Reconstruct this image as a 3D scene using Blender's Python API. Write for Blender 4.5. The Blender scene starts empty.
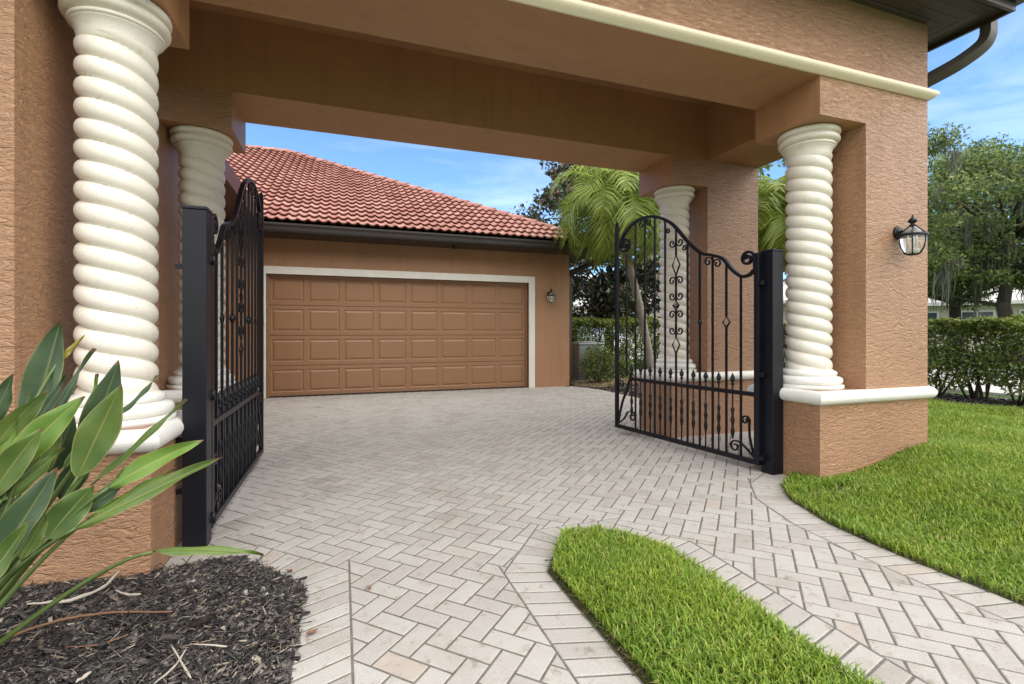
import bpy, bmesh, math, random
import numpy as np
from mathutils import Vector, Matrix
random.seed(7); RNG = np.random.default_rng(7)
PI = math.pi; R = math.radians
sc = bpy.context.scene
C = sc.collection

# ------------------------------------------------------------------ materials
def new_mat(name):
    m = bpy.data.materials.new(name); m.use_nodes = True
    nt = m.node_tree; b = nt.nodes['Principled BSDF']
    return m, nt, b
def N(nt, t, **kw):
    n = nt.nodes.new(t)
    for k, v in kw.items():
        if k in n.inputs: n.inputs[k].default_value = v
        else: setattr(n, k, v)
    return n
def ramp(nt, stops):
    r = nt.nodes.new('ShaderNodeValToRGB'); e = r.color_ramp.elements
    while len(e) < len(stops): e.new(0.5)
    for i, (p, c) in enumerate(stops):
        e[i].position = p; e[i].color = (*c, 1)
    return r
def L(nt, a, b): nt.links.new(a, b)
def wpos(nt): return N(nt, 'ShaderNodeNewGeometry').outputs['Position']

def stucco(name, col, rough=0.5, strength=0.5, spread=0.10, dist=0.010):
    m, nt, b = new_mat(name); p = wpos(nt)
    n1 = N(nt, 'ShaderNodeTexNoise', Scale=1.3, Detail=5.0, Roughness=0.6); L(nt, p, n1.inputs['Vector'])
    r = ramp(nt, [(0.25, tuple(c*(1-spread) for c in col)), (0.75, tuple(c*(1+spread) for c in col))])
    L(nt, n1.outputs['Fac'], r.inputs['Fac'])
    ms_ = N(nt, 'ShaderNodeMapping'); ms_.inputs['Scale'].default_value = (9, 9, 0.55); L(nt, p, ms_.inputs['Vector'])
    ns = N(nt, 'ShaderNodeTexNoise', Scale=1.0, Detail=6.0, Roughness=0.65); L(nt, ms_.outputs[0], ns.inputs['Vector'])
    rs = ramp(nt, [(0.30, (0.88, 0.86, 0.84)), (0.46, (1, 1, 1)), (0.8, (1.05, 1.05, 1.06))]); L(nt, ns.outputs['Fac'], rs.inputs['Fac'])
    mq = N(nt, 'ShaderNodeMix', data_type='RGBA', blend_type='MULTIPLY'); mq.inputs[0].default_value = 1.0
    L(nt, r.outputs['Color'], mq.inputs[6]); L(nt, rs.outputs['Color'], mq.inputs[7]); L(nt, mq.outputs[2], b.inputs['Base Color'])
    # skip-trowel texture: short wandering ridges stretched sideways
    mp = N(nt, 'ShaderNodeMapping'); mp.inputs['Scale'].default_value = (1, 1, 3.0); mp.inputs['Rotation'].default_value = (0.12, 0.12, 0); L(nt, p, mp.inputs['Vector'])
    n2 = N(nt, 'ShaderNodeTexNoise', Scale=13.0, Detail=4.0, Roughness=0.6, Distortion=0.9); L(nt, mp.outputs[0], n2.inputs['Vector'])
    n3 = N(nt, 'ShaderNodeTexNoise', Scale=60.0, Detail=2.0); L(nt, p, n3.inputs['Vector'])
    rr = ramp(nt, [(0.30, (0, 0, 0)), (0.47, (0.75, 0.75, 0.75)), (0.54, (1, 1, 1)), (0.72, (0.35, 0.35, 0.35))]); L(nt, n2.outputs['Fac'], rr.inputs['Fac'])
    mx = N(nt, 'ShaderNodeMath', operation='MULTIPLY_ADD'); L(nt, n3.outputs['Fac'], mx.inputs[0]); mx.inputs[1].default_value = 0.25
    L(nt, rr.outputs['Color'], mx.inputs[2])
    bp = N(nt, 'ShaderNodeBump', Strength=strength, Distance=dist); L(nt, mx.outputs[0], bp.inputs['Height'])
    L(nt, bp.outputs[0], b.inputs['Normal'])
    b.inputs['Roughness'].default_value = rough
    return m

def paint(name, col, rough=0.45, metal=0.0, var=0.06, bump=0.0, bscale=40, coat=0.0):
    m, nt, b = new_mat(name); p = wpos(nt)
    n1 = N(nt, 'ShaderNodeTexNoise', Scale=3.0, Detail=6.0, Roughness=0.65); L(nt, p, n1.inputs['Vector'])
    r = ramp(nt, [(0.3, tuple(c*(1-var) for c in col)), (0.7, tuple(min(1, c*(1+var)) for c in col))])
    L(nt, n1.outputs['Fac'], r.inputs['Fac']); L(nt, r.outputs['Color'], b.inputs['Base Color'])
    b.inputs['Roughness'].default_value = rough; b.inputs['Metallic'].default_value = metal
    if 'Coat Weight' in b.inputs: b.inputs['Coat Weight'].default_value = coat
    if bump:
        n2 = N(nt, 'ShaderNodeTexNoise', Scale=float(bscale), Detail=4.0); L(nt, p, n2.inputs['Vector'])
        bp = N(nt, 'ShaderNodeBump', Strength=bump, Distance=0.004); L(nt, n2.outputs['Fac'], bp.inputs['Height']); L(nt, bp.outputs[0], b.inputs['Normal'])
    return m

def cast_stone(name, col, rough):
    m = paint(name, col, rough, var=0.05); nt = m.node_tree; b = nt.nodes['Principled BSDF']; p = wpos(nt); src = b.inputs['Base Color'].links[0].from_socket
    n = N(nt, 'ShaderNodeTexNoise', Scale=14.0, Detail=8.0, Roughness=0.72); L(nt, p, n.inputs['Vector'])
    r = ramp(nt, [(0.30, (0.80, 0.77, 0.72)), (0.42, (1, 1, 1))]); L(nt, n.outputs['Fac'], r.inputs['Fac'])
    v = N(nt, 'ShaderNodeTexNoise', Scale=150.0, Detail=3.0); L(nt, p, v.inputs['Vector'])
    r2 = ramp(nt, [(0.30, (0.62, 0.58, 0.52)), (0.36, (1, 1, 1))]); L(nt, v.outputs['Fac'], r2.inputs['Fac'])
    out = src
    for q in (r, r2):
        mx = N(nt, 'ShaderNodeMix', data_type='RGBA', blend_type='MULTIPLY'); mx.inputs[0].default_value = 0.75
        L(nt, out, mx.inputs[6]); L(nt, q.outputs['Color'], mx.inputs[7]); out = mx.outputs[2]
    L(nt, out, b.inputs['Base Color'])
    ad = N(nt, 'ShaderNodeMath', operation='MULTIPLY_ADD'); L(nt, r2.outputs['Color'], ad.inputs[0]); ad.inputs[1].default_value = 0.6; L(nt, n.outputs['Fac'], ad.inputs[2])
    bp = N(nt, 'ShaderNodeBump', Strength=0.3, Distance=0.004); L(nt, ad.outputs[0], bp.inputs['Height']); L(nt, bp.outputs[0], b.inputs['Normal'])
    return m

def leafy(name, stops, rough=0.5, trans=0.3, spec=0.4):
    """colour differs leaf by leaf"""
    m, nt, b = new_mat(name)
    g = N(nt, 'ShaderNodeNewGeometry')
    r = ramp(nt, stops); L(nt, g.outputs['Random Per Island'], r.inputs['Fac'])
    L(nt, r.outputs['Color'], b.inputs['Base Color'])
    b.inputs['Roughness'].default_value = rough
    b.inputs['Specular IOR Level'].default_value = spec
    t = N(nt, 'ShaderNodeBsdfTranslucent'); L(nt, r.outputs['Color'], t.inputs['Color'])
    ms = N(nt, 'ShaderNodeMixShader', Fac=trans)
    L(nt, b.outputs[0], ms.inputs[1]); L(nt, t.outputs[0], ms.inputs[2])
    L(nt, ms.outputs[0], nt.nodes['Material Output'].inputs['Surface'])
    return m

def patchy(m, tint, scale):
    nt = m.node_tree; b = nt.nodes['Principled BSDF']; src = b.inputs['Base Color'].links[0].from_socket
    n = N(nt, 'ShaderNodeTexNoise', Scale=float(scale), Detail=4.0, Roughness=0.6); L(nt, wpos(nt), n.inputs['Vector'])
    r = ramp(nt, [(0.42, (0, 0, 0)), (0.68, (1, 1, 1))]); L(nt, n.outputs['Fac'], r.inputs['Fac'])
    mx = N(nt, 'ShaderNodeMix', data_type='RGBA', blend_type='MULTIPLY'); mx.inputs[7].default_value = (*tint, 1)
    L(nt, r.outputs['Color'], mx.inputs[0]); L(nt, src, mx.inputs[6]); L(nt, mx.outputs[2], b.inputs['Base Color'])
    for q in nt.nodes:
        if q.type == 'BSDF_TRANSLUCENT': L(nt, mx.outputs[2], q.inputs['Color'])

def paver_mat():
    m, nt, b = new_mat('paver'); g = N(nt, 'ShaderNodeNewGeometry'); p = g.outputs['Position']
    r = ramp(nt, [(0.0, (0.355, 0.332, 0.305)), (0.35, (0.395, 0.372, 0.344)), (0.7, (0.425, 0.403, 0.375)), (0.95, (0.40, 0.38, 0.35)), (1.0, (0.40, 0.355, 0.31))])
    L(nt, g.outputs['Random Per Island'], r.inputs['Fac'])
    n1 = N(nt, 'ShaderNodeTexNoise', Scale=2.2, Detail=7.0, Roughness=0.68); L(nt, p, n1.inputs['Vector'])
    r1 = ramp(nt, [(0.26, (0.80, 0.76, 0.72)), (0.46, (0.99, 0.985, 0.975)), (0.75, (1.06, 1.06, 1.06))]); L(nt, n1.outputs['Fac'], r1.inputs['Fac'])
    n2 = N(nt, 'ShaderNodeTexNoise', Scale=15.0, Detail=5.0, Roughness=0.7); L(nt, p, n2.inputs['Vector'])
    r2 = ramp(nt, [(0.31, (0.66, 0.585, 0.52)), (0.43, (1, 1, 1)), (1.0, (1.06, 1.06, 1.06))]); L(nt, n2.outputs['Fac'], r2.inputs['Fac'])
    n3 = N(nt, 'ShaderNodeTexNoise', Scale=320.0, Detail=2.0); L(nt, p, n3.inputs['Vector'])
    r3 = ramp(nt, [(0.3, (0.72, 0.71, 0.70)), (0.7, (1.18, 1.18, 1.18))]); L(nt, n3.outputs['Fac'], r3.inputs['Fac'])
    out = r.outputs['Color']
    for q in (r1, r2, r3):
        mx = N(nt, 'ShaderNodeMix', data_type='RGBA', blend_type='MULTIPLY'); mx.inputs[0].default_value = 1.0
        L(nt, out, mx.inputs[6]); L(nt, q.outputs['Color'], mx.inputs[7]); out = mx.outputs[2]
    L(nt, out, b.inputs['Base Color']); b.inputs['Roughness'].default_value = 0.85
    bp = N(nt, 'ShaderNodeBump', Strength=0.35, Distance=0.002); L(nt, n3.outputs['Fac'], bp.inputs['Height']); L(nt, bp.outputs[0], b.inputs['Normal'])
    return m

def tile_mat():
    m, nt, b = new_mat('roof_tile'); p = wpos(nt)
    at = N(nt, 'ShaderNodeAttribute'); at.attribute_name = 'tile_id'
    r = ramp(nt, [(0.0, (0.29, 0.115, 0.09)), (0.4, (0.36, 0.16, 0.125)), (0.8, (0.42, 0.215, 0.172)), (1.0, (0.32, 0.13, 0.10))])
    L(nt, at.outputs['Fac'], r.inputs['Fac'])
    n1 = N(nt, 'ShaderNodeTexNoise', Scale=1.1, Detail=8.0, Roughness=0.7); L(nt, p, n1.inputs['Vector'])
    r1 = ramp(nt, [(0.3, (0.82, 0.77, 0.74)), (0.5, (1, 1, 1)), (0.8, (1.12, 1.15, 1.15))]); L(nt, n1.outputs['Fac'], r1.inputs['Fac'])
    mx = N(nt, 'ShaderNodeMix', data_type='RGBA', blend_type='MULTIPLY'); mx.inputs[0].default_value = 1.0
    L(nt, r.outputs['Color'], mx.inputs[6]); L(nt, r1.outputs['Color'], mx.inputs[7])
    L(nt, mx.outputs[2], b.inputs['Base Color']); b.inputs['Roughness'].default_value = 0.7
    return m

def planks(name, col, axis, width):
    m, nt, b = new_mat(name); p = wpos(nt)
    sx = N(nt, 'ShaderNodeSeparateXYZ'); L(nt, p, sx.inputs[0])
    d = N(nt, 'ShaderNodeMath', operation='DIVIDE'); L(nt, sx.outputs[axis], d.inputs[0]); d.inputs[1].default_value = width
    fr = N(nt, 'ShaderNodeMath', operation='FRACT'); L(nt, d.outputs[0], fr.inputs[0])
    fl = N(nt, 'ShaderNodeMath', operation='FLOOR'); L(nt, d.outputs[0], fl.inputs[0])
    wn = N(nt, 'ShaderNodeTexWhiteNoise', noise_dimensions='1D'); L(nt, fl.outputs[0], wn.inputs['W'])
    r = ramp(nt, [(0.0, tuple(c*0.75 for c in col)), (1.0, tuple(c*1.35 for c in col))]); L(nt, wn.outputs['Value'], r.inputs['Fac'])
    L(nt, r.outputs['Color'], b.inputs['Base Color'])
    rg = ramp(nt, [(0.0, (0, 0, 0)), (0.10, (1, 1, 1)), (0.90, (1, 1, 1)), (1.0, (0, 0, 0))]); L(nt, fr.outputs[0], rg.inputs['Fac'])
    bp = N(nt, 'ShaderNodeBump', Strength=1.0, Distance=0.012); L(nt, rg.outputs['Color'], bp.inputs['Height']); L(nt, bp.outputs[0], b.inputs['Normal'])
    b.inputs['Roughness'].default_value = 0.55
    return m

def glass(name):
    m, nt, b = new_mat(name)
    b.inputs['Base Color'].default_value = (0.95, 0.96, 0.94, 1); b.inputs['Roughness'].default_value = 0.06
    b.inputs['Transmission Weight'].default_value = 0.85; b.inputs['IOR'].default_value = 1.35
    n = N(nt, 'ShaderNodeTexNoise', Scale=30.0); L(nt, wpos(nt), n.inputs['Vector'])
    bp = N(nt, 'ShaderNodeBump', Strength=0.15, Distance=0.003); L(nt, n.outputs['Fac'], bp.inputs['Height']); L(nt, bp.outputs[0], b.inputs['Normal'])
    return m

def soil(name, a, b_, scale=30, bump=0.8):
    m, nt, b = new_mat(name); p = wpos(nt)
    n = N(nt, 'ShaderNodeTexNoise', Scale=float(scale), Detail=8.0, Roughness=0.7); L(nt, p, n.inputs['Vector'])
    r = ramp(nt, [(0.35, a), (0.65, b_)]); L(nt, n.outputs['Fac'], r.inputs['Fac']); L(nt, r.outputs['Color'], b.inputs['Base Color'])
    b.inputs['Roughness'].default_value = 0.95; b.inputs['Specular IOR Level'].default_value = 0.15
    bp = N(nt, 'ShaderNodeBump', Strength=bump, Distance=0.02); L(nt, n.outputs['Fac'], bp.inputs['Height']); L(nt, bp.outputs[0], b.inputs['Normal'])
    return m

M = {}
M['stucco'] = stucco('stucco', (0.388, 0.212, 0.117), 0.34, 0.8)
M['stucco_smooth'] = stucco('stucco_smooth', (0.40, 0.208, 0.102), 0.5, 0.2)
M['stucco_house'] = stucco('stucco_house', (0.345, 0.178, 0.088), 0.5, 0.3)
M['soffit_stucco'] = stucco('soffit_stucco', (0.40, 0.208, 0.102), 0.6, 0.25)
M['cream'] = cast_stone('cream_cast_stone', (0.80, 0.745, 0.645), 0.45)
M['band'] = paint('band_paint', (0.82, 0.72, 0.53), 0.42, var=0.05, bump=0.12, bscale=60)
M['white'] = cast_stone('white_cast_stone', (0.78, 0.76, 0.71), 0.5)
M['trim'] = paint('trim_paint', (0.70, 0.67, 0.60), 0.5)
M['iron'] = paint('black_iron', (0.0055, 0.006, 0.010), 0.38, var=0.3, bump=0.1, bscale=120)
M['iron'].node_tree.nodes['Principled BSDF'].inputs['Specular IOR Level'].default_value = 0.33
M['door'] = paint('garage_door_paint', (0.285, 0.148, 0.072), 0.42, var=0.04)
M['tile'] = tile_mat()
M['bronze'] = paint('dark_bronze', (0.035, 0.028, 0.024), 0.4, var=0.15)
M['downpipe'] = paint('downpipe_paint', (0.085, 0.07, 0.062), 0.42, var=0.12)
M['maroon'] = paint('maroon_fascia', (0.085, 0.035, 0.03), 0.45, var=0.1)
M['plank_x'] = planks('soffit_boards_lengthways', (0.055, 0.045, 0.038), 'Y', 0.09)
M['plank_y'] = planks('soffit_boards_crossways', (0.055, 0.045, 0.038), 'X', 0.09)
M['glass'] = glass('lantern_glass')
M['candle'] = paint('candle_white', (0.75, 0.72, 0.62), 0.4)
M['paver'] = paver_mat()
M['sand'] = soil('joint_sand', (0.11, 0.10, 0.085), (0.19, 0.175, 0.152), 25, 0.1)
M['turf'] = soil('turf_soil', (0.035, 0.045, 0.012), (0.075, 0.085, 0.025), 40)
M['ground'] = soil('far_turf', (0.05, 0.10, 0.02), (0.09, 0.15, 0.035), 4)
M['mulch'] = soil('mulch_bed', (0.012, 0.010, 0.009), (0.05, 0.042, 0.036), 45)
M['chips'] = leafy('mulch_chips', [(0.0, (0.014, 0.013, 0.013)), (0.40, (0.042, 0.038, 0.036)), (0.70, (0.10, 0.092, 0.086)), (0.88, (0.19, 0.17, 0.15)), (0.95, (0.27, 0.20, 0.14)), (1.0, (0.46, 0.42, 0.36))], 0.6, 0.0, 0.25)
M['thatch'] = leafy('thatch', [(0.0, (0.05, 0.042, 0.022)), (0.6, (0.12, 0.10, 0.045)), (0.9, (0.20, 0.165, 0.08)), (1.0, (0.16, 0.22, 0.05))], 0.8, 0.1, 0.2)
M['straw'] = leafy('dry_straw', [(0.0, (0.20, 0.14, 0.08)), (0.5, (0.36, 0.27, 0.16)), (1.0, (0.50, 0.40, 0.27))], 0.8, 0.1, 0.2)
M['grass'] = leafy('grass_blade', [(0.0, (0.11, 0.20, 0.022)), (0.35, (0.19, 0.32, 0.034)), (0.7, (0.29, 0.43, 0.055)), (0.93, (0.42, 0.52, 0.10)), (1.0, (0.46, 0.38, 0.17))], 0.45, 0.42)
patchy(M['grass'], (1.22, 1.08, 0.95), 2.6)
M['hedge'] = leafy('hedge_leaf', [(0.0, (0.035, 0.06, 0.014)), (0.5, (0.11, 0.16, 0.032)), (0.85, (0.21, 0.265, 0.055)), (1.0, (0.32, 0.29, 0.09))], 0.38, 0.25, 0.5)
M['lit_top'] = leafy('lit_top_leaf', [(0.0, (0.09, 0.14, 0.025)), (0.6, (0.19, 0.25, 0.04)), (1.0, (0.30, 0.30, 0.07))], 0.4, 0.35)  # paler hedge-top leaf, light from above put into its colour
M['oak'] = leafy('oak_leaf', [(0.0, (0.05, 0.085, 0.03)), (0.5, (0.13, 0.19, 0.06)), (0.85, (0.25, 0.32, 0.09)), (1.0, (0.38, 0.38, 0.14))], 0.5, 0.4)
M['magnolia'] = leafy('magnolia_leaf', [(0.0, (0.018, 0.034, 0.016)), (0.55, (0.035, 0.06, 0.026)), (0.72, (0.06, 0.09, 0.035)), (0.8, (0.12, 0.075, 0.04)), (1.0, (0.17, 0.11, 0.06))], 0.28, 0.12, 0.6)
M['palm'] = leafy('palm_leaflet', [(0.0, (0.17, 0.24, 0.04)), (0.5, (0.30, 0.39, 0.065)), (0.85, (0.42, 0.50, 0.10)), (1.0, (0.52, 0.50, 0.16))], 0.4, 0.4)
M['moss'] = leafy('spanish_moss', [(0.0, (0.10, 0.105, 0.08)), (1.0, (0.20, 0.20, 0.16))], 0.9, 0.3, 0.1)
M['bark'] = paint('bark', (0.055, 0.045, 0.035), 0.9, var=0.45, bump=0.9, bscale=18)
M['pale_bark'] = paint('pale_bark', (0.25, 0.22, 0.18), 0.85, var=0.3, bump=0.5, bscale=25)
M['stem'] = paint('leaf_stalk', (0.085, 0.13, 0.03), 0.4, var=0.25)
M['plastic'] = paint('grey_plastic', (0.25, 0.26, 0.25), 0.5, var=0.06)
M['steel'] = paint('painted_cabinet', (0.33, 0.34, 0.33), 0.5, var=0.06)
M['concrete'] = paint('pale_concrete', (0.42, 0.405, 0.385), 0.85, var=0.08, bump=0.3, bscale=30)
M['house_pale'] = stucco('pale_stucco', (0.58, 0.52, 0.43), 0.7, 0.2, 0.05)
M['roof_grey'] = paint('pale_roof', (0.50, 0.47, 0.44), 0.7, var=0.12, bump=0.4, bscale=6)
M['window'] = paint('dark_window_glass', (0.06, 0.075, 0.10), 0.08, var=0.3)
M['white_paint'] = paint('white_paint', (0.75, 0.75, 0.74), 0.35, var=0.04)
M['carpaint'] = paint('car_paint', (0.72, 0.73, 0.74), 0.2, var=0.02, coat=0.6)
M['rubber'] = paint('rubber', (0.02, 0.02, 0.02), 0.8)
M['twig_brown'] = paint('twig_brown', (0.20, 0.10, 0.055), 0.7, var=0.4, bump=0.4)
M['twig_pale'] = paint('twig_pale', (0.42, 0.37, 0.31), 0.8, var=0.3, bump=0.4)

def bop_mat(name, a, b_, edge):
    m, nt, b = new_mat(name)
    at = N(nt, 'ShaderNodeAttribute'); at.attribute_name = 'across'       # 0 at the midrib, 1 at the edge
    al = N(nt, 'ShaderNodeAttribute'); al.attribute_name = 'along'
    n = N(nt, 'ShaderNodeTexNoise', Scale=9.0, Detail=5.0); L(nt, wpos(nt), n.inputs['Vector'])
    r0 = ramp(nt, [(0.3, a), (0.7, b_)]); L(nt, n.outputs['Fac'], r0.inputs['Fac'])
    # fine side veins
    w = N(nt, 'ShaderNodeMath', operation='MULTIPLY'); L(nt, al.outputs['Fac'], w.inputs[0]); w.inputs[1].default_value = 260.0
    ac = N(nt, 'ShaderNodeMath', operation='MULTIPLY_ADD'); L(nt, at.outputs['Fac'], ac.inputs[0]); ac.inputs[1].default_value = -22.0; L(nt, w.outputs[0], ac.inputs[2])
    sn = N(nt, 'ShaderNodeMath', operation='SINE'); L(nt, ac.outputs[0], sn.inputs[0])
    rv = ramp(nt, [(0.0, (0.95, 0.96, 0.95)), (1.0, (1.03, 1.03, 1.02))])
    mr = N(nt, 'ShaderNodeMapRange'); mr.inputs[1].default_value = -1; L(nt, sn.outputs[0], mr.inputs[0]); L(nt, mr.outputs[0], rv.inputs['Fac'])
    mx = N(nt, 'ShaderNodeMix', data_type='RGBA', blend_type='MULTIPLY'); mx.inputs[0].default_value = 1.0
    L(nt, r0.outputs['Color'], mx.inputs[6]); L(nt, rv.outputs['Color'], mx.inputs[7])
    rib = ramp(nt, [(0.0, (0.8, 0.8, 0.8)), (0.03, (0.6, 0.6, 0.6)), (0.07, (0, 0, 0)), (0.90, (0, 0, 0)), (0.97, (0.85, 0.85, 0.85))]); L(nt, at.outputs['Fac'], rib.inputs['Fac'])
    m2 = N(nt, 'ShaderNodeMix', data_type='RGBA'); L(nt, rib.outputs['Color'], m2.inputs[0]); L(nt, mx.outputs[2], m2.inputs[6]); m2.inputs[7].default_value = (*edge, 1)
    wn = N(nt, 'ShaderNodeTexNoise', Scale=38.0, Detail=6.0, Roughness=0.7); L(nt, wpos(nt), wn.inputs['Vector'])
    tp = N(nt, 'ShaderNodeMath', operation='MULTIPLY_ADD'); L(nt, wn.outputs['Fac'], tp.inputs[0]); tp.inputs[1].default_value = 0.22; L(nt, al.outputs['Fac'], tp.inputs[2])
    te = N(nt, 'ShaderNodeMath', operation='MULTIPLY_ADD'); L(nt, wn.outputs['Fac'], te.inputs[0]); te.inputs[1].default_value = 0.5; L(nt, at.outputs['Fac'], te.inputs[2])
    ma = N(nt, 'ShaderNodeMapRange'); ma.inputs[1].default_value = 1.04; ma.inputs[2].default_value = 1.09; L(nt, tp.outputs[0], ma.inputs[0])
    mb_ = N(nt, 'ShaderNodeMapRange'); mb_.inputs[1].default_value = 1.25; mb_.inputs[2].default_value = 1.32; L(nt, te.outputs[0], mb_.inputs[0])
    mo = N(nt, 'ShaderNodeMath', operation='MAXIMUM'); L(nt, ma.outputs[0], mo.inputs[0]); L(nt, mb_.outputs[0], mo.inputs[1])
    m3 = N(nt, 'ShaderNodeMix', data_type='RGBA'); L(nt, mo.outputs[0], m3.inputs[0]); L(nt, m2.outputs[2], m3.inputs[6]); m3.inputs[7].default_value = (0.17, 0.10, 0.045, 1); m2 = m3
    L(nt, m2.outputs[2], b.inputs['Base Color']); b.inputs['Roughness'].default_value = 0.42
    t = N(nt, 'ShaderNodeBsdfTranslucent'); L(nt, m2.outputs[2], t.inputs['Color'])
    ms = N(nt, 'ShaderNodeMixShader', Fac=0.22); L(nt, b.outputs[0], ms.inputs[1]); L(nt, t.outputs[0], ms.inputs[2])
    L(nt, ms.outputs[0], nt.nodes['Material Output'].inputs['Surface'])
    return m
M['bop_dark'] = bop_mat('strelitzia_dark', (0.034, 0.068, 0.032), (0.070, 0.115, 0.050), (0.20, 0.22, 0.075))
M['bop_mid'] = bop_mat('strelitzia_mid', (0.065, 0.125, 0.030), (0.135, 0.20, 0.042), (0.28, 0.28, 0.09))
M['bop_light'] = bop_mat('strelitzia_light', (0.10, 0.20, 0.03), (0.16, 0.27, 0.045), (0.34, 0.33, 0.08))
M['bop_yellow'] = bop_mat('strelitzia_yellow', (0.26, 0.24, 0.03), (0.36, 0.30, 0.05), (0.38, 0.28, 0.10))

# ------------------------------------------------------------------ object helpers
def empty(name, label, cat, loc=(0, 0, 0), rotz=0, group=None):
    o = bpy.data.objects.new(name, None); C.objects.link(o); o.empty_display_size = 0.2
    o.location = loc; o.rotation_euler = (0, 0, rotz); o['label'] = label; o['category'] = cat
    if group: o['group'] = group
    return o
def tag(o, label, cat, group=None, kind=None):
    o['label'] = label; o['category'] = cat
    if group: o['group'] = group
    if kind: o['kind'] = kind
    return o
def struct(o): o['kind'] = 'structure'; return o
def copy_tree(o, parent=None):
    c = o.copy(); C.objects.link(c)
    if parent: c.parent = parent
    for ch in list(o.children): copy_tree(ch, c)
    return c

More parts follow.
